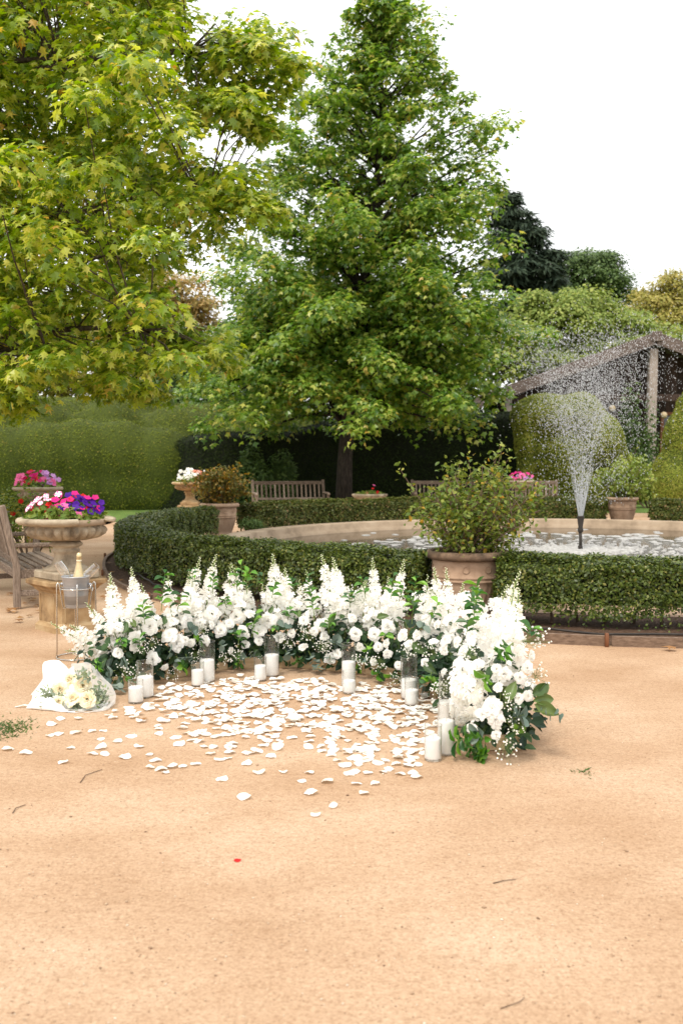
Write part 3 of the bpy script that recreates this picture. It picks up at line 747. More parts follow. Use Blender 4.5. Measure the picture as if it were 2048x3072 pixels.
# ------------------------------------------------------------------ leafy trees
def clump_leaves(C, Rr, n, leaf, size, flatz=0.62, droop=0.35, up=0.55):
    C, Rr = np.asarray(C), np.asarray(Rr)
    idx = np.repeat(np.arange(len(C)), n); N = len(idx)          # n: one count, or one per clump
    u = rand_dir(N); u[:, 2] = np.where(rng.random(N) < 0.72, np.abs(u[:, 2]), u[:, 2])
    q = rng.random(N) ** 0.45
    P = C[idx] + u * (Rr[idx] * q)[:, None] * np.array([1, 1, flatz])
    nn = unit(u * 0.6 + rand_dir(N) * 0.6 + np.array([0, 0, up]) + np.array(sd) * 0.45)
    tip = unit(u * [1, 1, 0.2] + rand_dir(N) * 0.6 + np.array([0, 0, -droop * 2.2]))
    return P, leafR(nn, tip), size * rng.uniform(0.62, 1.3, N)
def tree(name, label, trunk, trad, limbs, C, Rr, nper, leaf, size, mt, flatz=0.62, up=0.55, group=None, droop=0.35, seg=9, bark=None):
    base = np.array(trunk[0], float)
    t = thing(name, label, 'tree', base, 0, group)
    g = tube(np.array(trunk) - base, trad, seg)
    part('trunk', g, bark or M_BARK, t)
    if limbs:
        lg = Geo()
        for pts, rad in limbs: lg.geo(tube(np.array(pts) - base, rad, 5, False))
        part('limbs', lg, bark or M_BARK, t)
    P, Rm, S = clump_leaves(C, Rr, nper, leaf, size, flatz, droop, up)
    part('crown', Geo().inst(leaf, P - base, Rm, S), mt, t, smooth=False, kind='stuff')
    return t
# centre sweetgum
TY = 28.0
tp = np.array([[0.05, TY, 0], [0.10, TY, 1.6], [0.30, TY, 4.2], [0.75, TY, 7.4], [1.08, TY, 10.3], [1.16, TY, 14.2]])
def trunk_at(z): return np.array([np.interp(z, tp[:, 2], tp[:, 0]), TY, z])
PRZ = [1.9, 2.4, 4.2, 5.7, 7.6, 9.6, 10.8, 12.0, 13.2, 14.4]
PRR = [4.6, 4.9, 4.9, 4.7, 4.15, 3.55, 3.15, 2.45, 1.5, 0.35]
C, Rr, limbs = [], [], []
nb = 150
for i in range(nb):
    q = (i + rng.random()) / nb
    z1 = 2.15 + 12.1 * q ** 1.12                                        # height of the tip
    rad = np.interp(z1, PRZ, PRR) * (rng.uniform(0.78, 1.06) if z1 < 9 else rng.uniform(0.7, 1.12) if z1 < 11.3 else rng.uniform(0.5, 1.2))
    az = i * 2.39996 + rng.uniform(-.3, .3)
    if z1 < 5: z0 = z1 + rng.uniform(0.5, 1.6)
    else: z0 = z1 - rad * rng.uniform(0.25, 0.7)
    s = trunk_at(z0); c = np.array([trunk_at(z1)[0] + 0.25 * (z1 < 6), TY, z1])
    en = c + rad * np.array([math.cos(az) * 0.95, math.sin(az) * 0.72, 0])
    mid = (s + en) / 2 + [0, 0, 0.25 * rad * 0.5]
    ts = np.linspace(0, 1, 7)[:, None]
    path = (1 - ts) ** 2 * s + 2 * ts * (1 - ts) * mid + ts ** 2 * en
    limbs.append((path, np.linspace(0.018 + 0.011 * rad, 0.008, 7)))
    for t in (np.arange(0.32, 1.01, 0.7 / max(2.2, rad * 1.25)) if rad > 0.8 else [0.4, 0.8, 1.0]):
        p = (1 - t) ** 2 * s + 2 * t * (1 - t) * mid + t * t * en
        C.append(p + rng.normal(0, 0.22, 3) * [1, 1, 0.6]); Rr.append(rng.uniform(0.42, 0.78) * (1 if z1 < 9 else 0.8) * (0.55 if rad < 1.2 else 1))
for z in np.arange(11.8, 14.8, 0.3):
    C.append(trunk_at(z) + rng.normal(0, 0.14, 3)); Rr.append(0.22)
for (x, y) in [(980, 290), (985, 340), (990, 400), (1275, 130), (1285, 180), (1275, 230), (1080, 130), (1075, 190), (1100, 240), (870, 400), (900, 440), (860, 480), (1140, 20), (1150, 60), (1145, 110), (1440, 400), (1490, 560), (1400, 300), (800, 500), (790, 600), (1000, 220), (1040, 190), (950, 300), (900, 340), (1020, 300), (1060, 250), (1340, 240), (1330, 310), (1380, 360), (870, 560), (930, 480)]:
    C.append(AT(x, y, TY + rng.uniform(-.6, .6))); Rr.append(0.33)
    q_ = trunk_at(max(3, C[-1][2] - 1.6)); limbs.append(([q_, (q_ + C[-1]) / 2 + [0, 0, -.1], C[-1]], [0.04, 0.025, 0.01]))
tree('sweetgum_tree', 'tall conical sweetgum tree standing behind the wooden bench and pond', tp, [0.26, 0.21, 0.17, 0.12, 0.07, 0.02], limbs, C, Rr, np.interp(np.array(C)[:, 2], [3, 6, 9, 12], [165, 150, 115, 85]).astype(int), L_STAR3, 0.165, M_MAPLE2, 0.85, 0.4, droop=0.5, bark=M_BARK_D)

# near left sweetgum: trunk out of frame, crown reaching over the urn
def inpoly(x, y, poly):
    c = False; j = len(poly) - 1
    for i in range(len(poly)):
        xi, yi = poly[i]; xj, yj = poly[j]
        if (yi > y) != (yj > y) and x < (xj - xi) * (y - yi) / (yj - yi) + xi: c = not c
        j = i
    return c
POLY = [(-700, -500), (520, -260), (530, 0), (600, 70), (640, 130), (730, 90), (830, 90), (870, 160), (860, 260), (770, 390), (700, 400), (590, 380), (550, 420), (580, 470), (640, 510), (760, 545),
        (815, 630), (760, 680), (640, 700), (560, 790), (480, 830), (500, 940), (600, 1030), (670, 1065), (620, 1090), (520, 1110), (480, 1170), (400, 1170), (300, 1150), (180, 1130), (90, 1180), (20, 1220), (-700, 1240)]
HOLES = [(300, 1050, 50), (20, 330, 22), (500, 890, 40)]
TB = np.array([-5.75, 13.4, 0])
C, Rr = [], []
spots = np.zeros((0, 2))
while len(C) < 470:
    best = None
    for _ in range(6):
        for __ in range(60):
            x, y = rng.uniform(-700, 880), rng.uniform(-500, 1240)
            if x < -60 and rng.random() < 0.6: continue
            if inpoly(x, y, POLY) and not any((x - a) ** 2 + (y - b) ** 2 < r * r for a, b, r in HOLES): break
        dd = 1e9 if not len(spots) else np.min(np.hypot(spots[:, 0] - x, spots[:, 1] - y))
        if best is None or dd > best[0]: best = (dd, x, y)
    _, x, y = best; spots = np.vstack([spots, [x, y]]) if len(spots) < 240 else np.array([[x, y]])
    Y = 12.6 + rng.normal(0, 1.2)
    if x > 600: Y = 12.4 + rng.normal(0, 0.5)
    if y > 950: Y = 11.8 + rng.normal(0, 0.7)
    C.append(AT(x, y, Y)); Rr.append(rng.uniform(0.26, 0.46))
for a, b in [((600, 80), (890, 200)), ((560, 250), (800, 400)), ((560, 530), (830, 640)), ((420, 990), (690, 1070)), ((200, 1120), (480, 1190)), ((-40, 1090), (60, 1230))]:
    for t in np.linspace(0.3, 1, 7): C.append(AT(a[0] + (b[0] - a[0]) * t, a[1] + (b[1] - a[1]) * t + rng.normal(0, 10), 12.2 + rng.normal(0, .25))); Rr.append(0.26 - 0.08 * t)
for i in range(150):
    for _ in range(50):
        x, y = rng.uniform(-200, 640), rng.uniform(-100, 1120)
        if inpoly(x + 60, y, POLY) and inpoly(x, y + 50, POLY) and inpoly(x, y - 50, POLY): break
    C.append(AT(x, y, 14.6 + rng.normal(0, .6))); Rr.append(rng.uniform(.42, .62))
for i in range(90):                                                   # the far side and top of the crown, out of view
    az = rng.uniform(PI * 0.55, PI * 1.7); r_ = rng.uniform(1.5, 4.2); z = rng.uniform(3, 10)
    C.append(TB + [r_ * math.cos(az), r_ * math.sin(az) * 0.8, z]); Rr.append(rng.uniform(0.4, 0.6))
C = np.array(C)
limbs = []
hubs = [(TB + [0, 0, 2.6]), (TB + [0.15, 0, 4.2]), (TB + [0.2, -0.1, 6.0]), (TB + [0.25, 0, 8.2])]
LE = [AT(-60, 860, 12.3), AT(330, 760, 12.2), AT(620, 620, 12.4), AT(180, 180, 12.6), AT(560, 160, 12.4), AT(300, 480, 12.8), AT(-150, 300, 12.4), AT(420, 990, 11.8), AT(150, 1080, 11.7), AT(110, 250, 12.8)]
for E in LE:
    s = min(hubs, key=lambda h: abs(h[2] - max(2.4, E[2] - 1.2))); ts = np.linspace(0, 1, 9)[:, None]
    mid = (s + E) / 2 + [0, 0, 0.5]
    limbs.append(((1 - ts) ** 2 * s + 2 * ts * (1 - ts) * mid + ts ** 2 * E, np.linspace(0.075, 0.02, 9)))
nodes = np.concatenate([l[0][2:] for l in limbs] + [np.array(hubs)])
for c in C:
    k = np.argmin(np.linalg.norm(nodes - c, axis=1)); s = nodes[k]; m_ = (s + c) / 2 + rng.normal(0, 0.08, 3) + [0, 0, 0.1]
    limbs.append(([s, m_, c], [0.013, 0.009, 0.005]))
tree('sweetgum_tree', 'broad sweetgum tree with large star leaves overhanging the petunia urn', [TB, TB + [0.05, 0, 1.5], TB + [0.1, 0, 3], TB + [0.2, 0, 6], TB + [0.25, 0, 9.2]], [0.28, 0.22, 0.19, 0.13, 0.04], limbs, C, Rr, 98, L_STAR, 0.122, M_MAPLE, 0.75, 0.3, droop=0.7)

# trees beyond
def bgtree(label, lobes, nclump, nper, leaf, size, mt, base, group='trees beyond the garden', name='garden_tree', rc=(0.5, 1.0), flatz=0.6):
    C, Rr = [], []
    wts = np.array([r[0] * r[2] for c, r in lobes]); wts /= wts.sum()
    for i in range(nclump):
        c, r = lobes[rng.choice(len(lobes), p=wts)]
        u = rand_dir(1)[0]; u[2] = abs(u[2]) if rng.random() < 0.7 else u[2]
        C.append(np.array(c) + u * np.array(r) * rng.uniform(0.45, 1.2)); Rr.append(rng.uniform(*rc))
    top = np.mean([c for c, r in lobes], axis=0)
    b = np.array([base[0], base[1], 0.0])
    limbs = [([b + (top - b) * 0.5, (b + top) / 2 * 0.4 + np.array(c) * 0.6, np.array(c)], [0.12, 0.08, 0.03]) for c, r in lobes]
    return tree(name, label, [b, b + (top - b) * 0.3 * [0.5, 0.5, 1], b + (top - b) * 0.5, top], [0.25, 0.2, 0.16, 0.05], limbs, C, Rr, nper, leaf, size, mt, flatz, group=group, seg=7)
def lobe(x, y, Y, rx, rz, ry=None):
    k = Y / FPX
    return (AT(x, y, Y), (rx * k, ry or rx * k * 0.8, rz * k))
bgtree('pale green feathery tree rising behind the pavilion roof', [lobe(1680, 1010, 44, 120, 110), lobe(1620, 960, 44, 80, 60), lobe(1760, 960, 45, 110, 70), lobe(1860, 1000, 45, 90, 50), lobe(1560, 1080, 43, 70, 90), lobe(1700, 1110, 43.5, 130, 90), lobe(1830, 1070, 44, 110, 70), lobe(1950, 1050, 44, 100, 60)], 230, 170, L_DIA, 0.18, M_TREE_L, (9, 44), rc=(0.6, 1.1))
bgtree('rounded dark green tree between the conifer and yellow tree', [lobe(1770, 860, 60, 120, 85), lobe(1700, 900, 60, 70, 60), lobe(1850, 900, 60, 70, 70), lobe(1780, 800, 60, 60, 40)], 130, 180, L_DIA, 0.21, M_TREE_D, (15, 60), rc=(0.7, 1.2))
bgtree('yellowing broad tree above the pavilion ridge', [lobe(2010, 900, 55, 95, 60), lobe(2090, 930, 55, 90, 80), lobe(1960, 960, 54, 60, 60), lobe(2040, 990, 54, 120, 60)], 100, 180, L_DIA, 0.2, M_TREE_Y, (19, 55), rc=(0.6, 1.1))
bgtree('dark pointed conifer half hidden behind the tall sweetgum', [lobe(1560, 860, 52, 95, 90), lobe(1545, 740, 52, 70, 80), lobe(1525, 650, 52, 40, 60), lobe(1610, 800, 52, 60, 50), lobe(1600, 930, 52, 90, 60)], 170, 170, L_NEEDLE, 0.4, M_TREE_C, (9.2, 52), rc=(0.5, 0.9), flatz=0.35)
bgtree('orange-tinged autumn tree behind the rolling yew hedge', [lobe(540, 940, 42, 110, 110), lobe(480, 1060, 42, 100, 90), lobe(600, 1060, 42, 90, 100), lobe(420, 960, 43, 90, 80)], 120, 140, L_DIA, 0.17, M_TREE_O, (-7, 42), rc=(0.5, 0.9))
bgtree('olive green tree low behind the far end of the yew hedge', [lobe(640, 1150, 40, 110, 110), lobe(740, 1120, 40, 100, 130), lobe(540, 1170, 40, 90, 70), lobe(600, 1240, 39, 160, 60)], 130, 100, L_DIA, 0.22, M_TREE_D, (-4.5, 40), rc=(0.5, 0.9))
bgtree('yellow-green tree filling the gap beside the overhanging sweetgum', [lobe(260, 1080, 46, 150, 130), lobe(120, 1050, 46, 150, 150), lobe(380, 1130, 45, 100, 70), lobe(180, 1170, 44, 180, 70), lobe(400, 1190, 44, 160, 60), lobe(20, 1170, 44, 140, 80)], 210, 110, L_DIA, 0.22, M_TREE_Y, (-12, 46), rc=(0.6, 1.0))
bgtree('dense green tree behind the tall sweetgum crown', [lobe(900, 1050, 46, 200, 200), lobe(1150, 1050, 46, 220, 200), lobe(1350, 1100, 46, 180, 160), lobe(1000, 1270, 44, 260, 100), lobe(1300, 1270, 44, 250, 100)], 280, 90, L_DIA, 0.30, M_TREE_D, (1, 46), rc=(0.8, 1.3))
bgtree('distant green tree beside the pavilion eave', [lobe(1500, 1120, 42, 110, 130), lobe(1440, 1050, 42, 80, 100)], 70, 80, L_DIA, 0.24, M_TREE_L, (6.2, 42), rc=(0.6, 1.0))

# ------------------------------------------------------------------ pavilion
PV = np.array([11.2, 36.0, 0.0])
pav = thing('garden_pavilion', 'dark timber pavilion with low gabled roof and bleached centre post', 'pavilion', PV)
SL = 0.36; ZR = 6.02
def roof_z(x): return ZR - SL * abs(x)
for s in (-1, 1):
    a, b = np.array([0, 5.0, ZR]), np.array([s * 6.4, 5.0, ZR - SL * 6.4])
    part('roof', bar(a + [0, 0, -0.10], b + [0, 0, -0.10], 10.4, 0.14, 0.01, (0, 0, 1)), M_GREYWOOD, pav, smooth=False)
    a, b = np.array([s * 0.02, -0.24, ZR - 0.16]), np.array([s * 6.45, -0.24, ZR - 0.16 - SL * 6.43])
    part('barge_board', bar(a, b, 0.06, 0.42, 0.008, (0, 0, 1)), M_GREYWOOD, pav, smooth=False)
    for k in range(1, 7):
        x = s * k * 0.98
        part('rafter_end', box(0.09, 0.5, 0.14, (x, 0.06, roof_z(x) - 0.30), 0.006), M_DARKWOOD, pav, smooth=False)
part('ridge_cap', box(0.36, 0.12, 0.36, (0, -0.30, ZR - 0.10), 0.02), M_GREYWOOD, pav, smooth=False)
part('post', bar((-0.05, 0.1, 0), (0.0, 0.1, ZR - 0.5), 0.30, 0.28, 0.02, (0, 1, 0)), M_POST, pav, smooth=False)
for s in (-1, 1): part('post', box(0.24, 0.24, roof_z(5.2) - 0.2, (s * 5.2, 0.1, (roof_z(5.2) - 0.2) / 2), 0.02), M_POST, pav, smooth=False)
part('tie_beam', box(10.6, 0.18, 0.26, (0, 0.42, 3.78), 0.02), M_DARKWOOD, pav, smooth=False)
wb = Geo()
xs = np.arange(-5.3, 5.31, 0.215)
for x in xs:
    if 0.62 < x < 1.72: z0 = 3.3
    elif 1.85 < x < 3.4: z0 = 4.95
    else: z0 = 0.0
    h = roof_z(x) - 0.22 - z0
    if h > 0.1: part('board', box(0.205, 0.04, h, (x, 1.2 + rng.uniform(-.006, .006), z0 + h / 2), 0.006), M_DARKWOOD, pav, smooth=False)
    if z0 > 4: part('board', box(0.205, 0.04, 4.1, (x, 1.2, 2.05), 0.006), M_DARKWOOD, pav, smooth=False)
part('wall', box(10.5, 0.06, 3.6, (0, 1.26, 1.8)), M_DARKWOOD, pav, smooth=False)
win = part('window', box(1.5, 0.03, 0.80, (2.6, 1.2, 4.52), 0.004), M_PALEPANE, pav, smooth=False)
for a, b in (((1.8, 1.17, 4.1), (3.4, 1.17, 4.1)), ((1.8, 1.17, 4.93), (3.4, 1.17, 4.93))): part('window_frame', bar(a, b, 0.07, 0.08), M_DARKWOOD, win, smooth=False)
door = part('door', box(0.98, 0.04, 3.1, (1.17, 1.17, 1.62), 0.006), M_PANE, pav, smooth=False)
for x in (0.70, 1.64): part('door_frame', box(0.12, 0.08, 3.25, (x, 1.15, 1.62), 0.008), M_DOOR, door, smooth=False)
part('door_frame', box(1.06, 0.075, 0.12, (1.17, 1.15, 3.24), 0.008), M_DOOR, door, smooth=False)
part('door_rail', box(0.84, 0.07, 0.10, (1.17, 1.15, 1.1), 0.008), M_DOOR, door, smooth=False)
for (x, y, lb) in ((1835, 1225, 'round cream globe lamp hanging under the pavilion eave beside topiary'), (1990, 1245, 'round cream globe lamp hanging before the red-brown pavilion door')):
    p = AT(x, y, 36.15); t = thing('globe_lamp', lb, 'lamp', p, 0, 'globe lamps under the pavilion roof')
    part('globe', sphere(0.12, 14, 9), M_LAMP, t)
    zt = roof_z(p[0] - PV[0]) - 0.14
    part('cord', tube([(0, 0, 0.11), (0, 0, zt - p[2])], 0.012, 5), M_PIPE, t)

# ------------------------------------------------------------------ fountain
noz = thing('fountain_nozzle', 'slim black fountain pipe with nozzle standing in the pond', 'fountain', PC)
part('pipe', tube([(0, 0, 0.0), (0.004, 0, 0.2), (-0.004, 0, 0.36)], 0.026, 10), M_PIPE, noz)
part('joint', lathe([(0.026, 0.05), (0.04, 0.06), (0.04, 0.12), (0.026, 0.13)], 12), M_PIPE, noz)
part('nozzle_head', lathe([(0.026, 0.34), (0.046, 0.36), (0.046, 0.41), (0.036, 0.43), (0.06, 0.60), (0.06, 0.62), (0.03, 0.62)], 14, capt=True), M_PIPE, noz)
fr = np.random.default_rng(21)
P = []; D = []
# rising jets, breaking into beads, and the spray that falls back
for k in range(84):
    az = fr.uniform(0, 2 * PI); tilt = R(11.5 * math.sqrt(fr.random())); v0 = fr.uniform(5.4, 7.6)
    vh, vz = v0 * math.sin(tilt), v0 * math.cos(tilt); T = 2 * vz / 9.81
    n1 = int(fr.uniform(38, 60))
    t = fr.random(n1) ** 1.0 * T * 0.5
    n2 = int(fr.uniform(70, 110)); t2 = T * (0.25 + 0.36 * fr.random(n2))
    for tt, sp in ((t, 0.014), (t2, 0.075)):
        sc = sp * (0.4 + tt / T * 4.2)
        p = np.stack([vh * math.cos(az) * tt, vh * math.sin(az) * tt, 0.62 + vz * tt - 4.9 * tt * tt], -1) + fr.normal(0, 1, (len(tt), 3)) * sc[:, None]
        vel = np.stack([np.full(len(tt), vh * math.cos(az)), np.full(len(tt), vh * math.sin(az)), vz - 9.81 * tt], -1)
        P.append(p); D.append(vel)
n = 7500                                                              # drifting spray, blown to the right
q = fr.random(n)
zz_ = 0.8 + 2.9 * fr.random(n) ** 0.75 + np.where(fr.random(n) < 0.14, fr.exponential(0.5, n), 0); P.append(np.stack([0.12 + 0.10 * (zz_ - .8) + fr.normal(0, 1, n) * (0.20 + 0.17 * zz_), fr.normal(0, 1, n) * (0.18 + 0.13 * zz_), zz_], -1)); D.append(np.tile([0.3, 0, -4.0], (n, 1)))
P, D = np.concatenate(P), np.concatenate(D)
ok = P[:, 2] > 0.05; P, D = P[ok], D[ok]
sp_ = np.linalg.norm(D, axis=1)
S = np.stack([np.full(len(P), 1.0), np.full(len(P), 1.0), 1.2 + 0.28 * sp_], -1) * (fr.uniform(0.0026, 0.0068, len(P)))[:, None]
g = Geo().inst(octa(), P, frames(D, np.tile([1.0, 0.3, 0.1], (len(P), 1))), S)
for k in range(30):                                                   # unbroken threads of water above the nozzle
    az = k * 2.4; tilt = R(0.6 + 10.6 * math.sqrt((k + .5) / 30) + fr.normal(0, .6)); v0 = fr.uniform(6.6, 7.8)
    t = np.linspace(0, fr.uniform(0.05, 0.17), 7)
    pts = np.stack([v0 * math.sin(tilt) * math.cos(az) * t, v0 * math.sin(tilt) * math.sin(az) * t, 0.615 + v0 * math.cos(tilt) * t - 4.9 * t * t], -1)
    pts[:, :2] += np.array([math.cos(az), math.sin(az)]) * 0.035
    g.geo(tube(pts, np.linspace(0.0045, 0.0015, 7), 4, False))
tag(part('fountain_spray', g, M_DROP, None, PC), 'tall fan of white water drops thrown up by the fountain', 'water spray', kind='stuff')
# foam and splash on the water
g = Geo(); dome = lathe([(1.0, 0.0), (0.86, 0.14), (0.5, 0.24), (0.001, 0.28)], 9)
a = fr.uniform(0, 2 * PI, 520); rr = np.where(fr.random(520) < 0.75, fr.normal(3.35, 0.42, 520), fr.uniform(2.0, 5.2, 520)); rr = np.clip(rr, 1.6, 5.4)
P = np.stack([rr * np.cos(a) * 1.05, rr * np.sin(a), np.full(520, 0.036)], -1)
P = P[np.linalg.norm(P[:, :2], axis=1) < 5.5]
Rm = np.stack([rotz(x) for x in fr.uniform(0, 6, len(P))])
s = fr.uniform(0.03, 0.11, len(P)); S = np.stack([s * fr.uniform(0.8, 1.7, len(P)), s, np.full(len(P), 0.05)], -1)
g.inst(dome, P, Rm, S)
n = 700; a = fr.uniform(0, 2 * PI, n); rr = 3.2 * np.sqrt(fr.random(n)) * fr.uniform(0.3, 1.05, n)
P = np.stack([rr * np.cos(a), rr * np.sin(a), np.full(n, 0.036)], -1)
Rm = np.stack([rotz(x) for x in fr.uniform(0, 6, n)]); s = fr.uniform(0.012, 0.05, n); S = np.stack([s * 1.5, s, fr.uniform(0.02, 0.16, n)], -1)
g.inst(lathe([(1.0, 0.0), (0.7, 0.2), (0.001, 0.3)], 6), P, Rm, S)
P = np.stack([fr.normal(0, 0.30, 500), fr.normal(0, 0.30, 500), np.full(500, 0.037)], -1); s = fr.uniform(0.03, 0.09, 500)
g.inst(dome, P, np.tile(np.eye(3), (500, 1, 1)), np.stack([s * 1.4, s, fr.uniform(0.05, 0.18, 500)], -1))
tag(part('pond_foam', g, M_FOAM, None, PC), 'white foam flecks floating on the pond round the fountain', 'foam', kind='stuff')

# ------------------------------------------------------------------ terracotta pots with rose shrubs
def pot(label, loc, dia, h, mrim, flutes=36, seg=144):
    r = dia / 2
    t = thing('terracotta_pot', label, 'plant pot', loc, 0, 'terracotta pots set in the hedge ring')
    def fl(rr, z, T):
        k = np.clip((0.56 * h - z) / (0.05 * h), 0, 1) * np.clip((z - 0.10 * h) / (0.06 * h), 0, 1)
        return rr * (1 + 0.022 * k * np.abs(np.sin(T * flutes / 2)) - 0.011 * k), z
    body = [(0.62 * r, 0), (0.64 * r, 0.02 * h), (0.64 * r, 0.05 * h), (0.60 * r, 0.08 * h), (0.64 * r, 0.16 * h), (0.70 * r, 0.26 * h), (0.76 * r, 0.38 * h), (0.80 * r, 0.50 * h), (0.815 * r, 0.55 * h),
            (0.845 * r, 0.56 * h), (0.845 * r, 0.58 * h), (0.825 * r, 0.59 * h), (0.83 * r, 0.605 * h), (0.85 * r, 0.615 * h), (0.85 * r, 0.635 * h), (0.83 * r, 0.645 * h), (0.845 * r, 0.75 * h), (0.845 * r, 0.86 * h), (0.80 * r, 0.88 * h)]
    part('body', lathe(body, seg, mod=fl, capb=True), M_TERRA, t)
    rim = [(0.80 * r, 0.865 * h), (0.93 * r, 0.875 * h), (0.985 * r, 0.90 * h), (1.0 * r, 0.935 * h), (0.985 * r, 0.97 * h), (0.95 * r, 0.995 * h), (0.90 * r, 1.0 * h), (0.86 * r, 0.985 * h), (0.84 * r, 0.94 * h), (0.83 * r, 0.86 * h)]
    part('rim', lathe(rim, 72), mrim, t)
    part('soil', lathe([(0.84 * r, 0.90 * h), (0.4 * r, 0.925 * h), (0.001, 0.94 * h)], 32), M_SOIL, t)
    for k in range(10):                                               # moulded roundels and swags on the band
        a = k * PI / 5 + 0.15; q = np.array([math.cos(a), math.sin(a), 0]) * 0.846 * r + [0, 0, 0.75 * h]
        tor = tube([(0.075 * r * math.cos(x), 0.075 * r * math.sin(x), 0) for x in np.linspace(0, 2 * PI, 17)], 0.005, 5, False)
        part('roundel', tor, M_TERRA, t, M=TRS(q, dirR(np.array([math.cos(a), math.sin(a), 0]))))
    return t
def rose_shrub(label, base, ext, nst, nleaf, size, mt, seed, lean=0.0):
    """ext: half width, height above base, half depth"""
    r = np.random.default_rng(seed); t = thing('rose_shrub', label, 'shrub', base, 0, 'shrubs growing in terracotta pots')
    sg = Geo(); tips = []
    for i in range(nst):
        az = i * 2.4 + r.uniform(-.3, .3); b = np.array([math.cos(az), math.sin(az), 0]) * r.uniform(0.02, 0.13)
        q = math.sqrt((i + 0.5) / nst); top = np.array([math.cos(az) * ext[0] * q * 0.85 + lean, math.sin(az) * ext[2] * q * 0.85, ext[1] * (1.0 - 0.55 * q ** 2) * r.uniform(0.75, 1.0)])
        mid = b * 0.5 + top * 0.45 + r.normal(0, 0.04, 3)
        ts = np.linspace(0, 1, 7)[:, None]; path = (1 - ts) ** 2 * b + 2 * ts * (1 - ts) * mid + ts ** 2 * top + r.normal(0, .008, (7, 3))
        sg.geo(tube(path, np.linspace(0.011, 0.004, 7), 5, False))
        for k in range(7):
            s = path[r.integers(2, 7)]; e = s + r.normal(0, 1, 3) * ext[0] * 0.17 + [0, 0, 0.05]; e = s + (e - s) * 1.0
            if e[2] < 0.06: e[2] = 0.06
            sg.geo(tube([s, (s + e) / 2 + r.normal(0, .015, 3), e], [0.005, 0.004, 0.0025], 4, False)); tips += [e, (s + e) / 2]
        tips.append(top)
    part('branches', sg, M_TWIG, t, kind='stuff')
    tips = np.array(tips); idx = r.integers(0, len(tips), nleaf)
    P = tips[idx] + r.normal(0, 0.045, (nleaf, 3)); P[:, 2] = np.maximum(P[:, 2], 0.02)
    nn = unit(rand_dir(nleaf) * 0.7 + [0, 0, 0.7]); tip = unit(rand_dir(nleaf) + [0, 0, -0.4])
    part('foliage', Geo().inst(L_OVAL, P, leafR(nn, tip), size * r.uniform(0.6, 1.3, nleaf)), mt, t, smooth=False, kind='stuff')
    return t
p1 = np.array([1.235, 9.72, 0.006]); p2 = np.array([-2.47, 20.2, 0.006]); p3 = np.array([6.62, 23.5, 0.006])
pot('large weathered terracotta pot with dark rim behind the white flowers', p1, 0.82, 0.66, M_TERRA_W)
pot('pale ribbed terracotta pot beside the white-flowered urn and hedge end', p2, 0.80, 0.66, M_TERRA)
pot('pale terracotta pot at the hedge gap beyond the fountain spray', p3, 0.76, 0.66, M_TERRA, 24, 96)
rose_shrub('wide leafy rose shrub with bare lower stems in the weathered pot', p1 + [0, 0, 0.60], (0.78, 0.92, 0.6), 34, 4300, 0.054, M_SHRUB, 31, 0.14)
rose_shrub('autumn-tinted shrub growing in the pale ribbed pot', p2 + [0, 0, 0.60], (0.66, 0.85, 0.6), 24, 3400, 0.075, M_SHRUB_O, 32, -0.05)
rose_shrub('pale green shrub in the pot beyond the fountain spray', p3 + [0, 0, 0.60], (0.85, 0.95, 0.7), 24, 2400, 0.09, M_TREE_L, 33, 0.1)

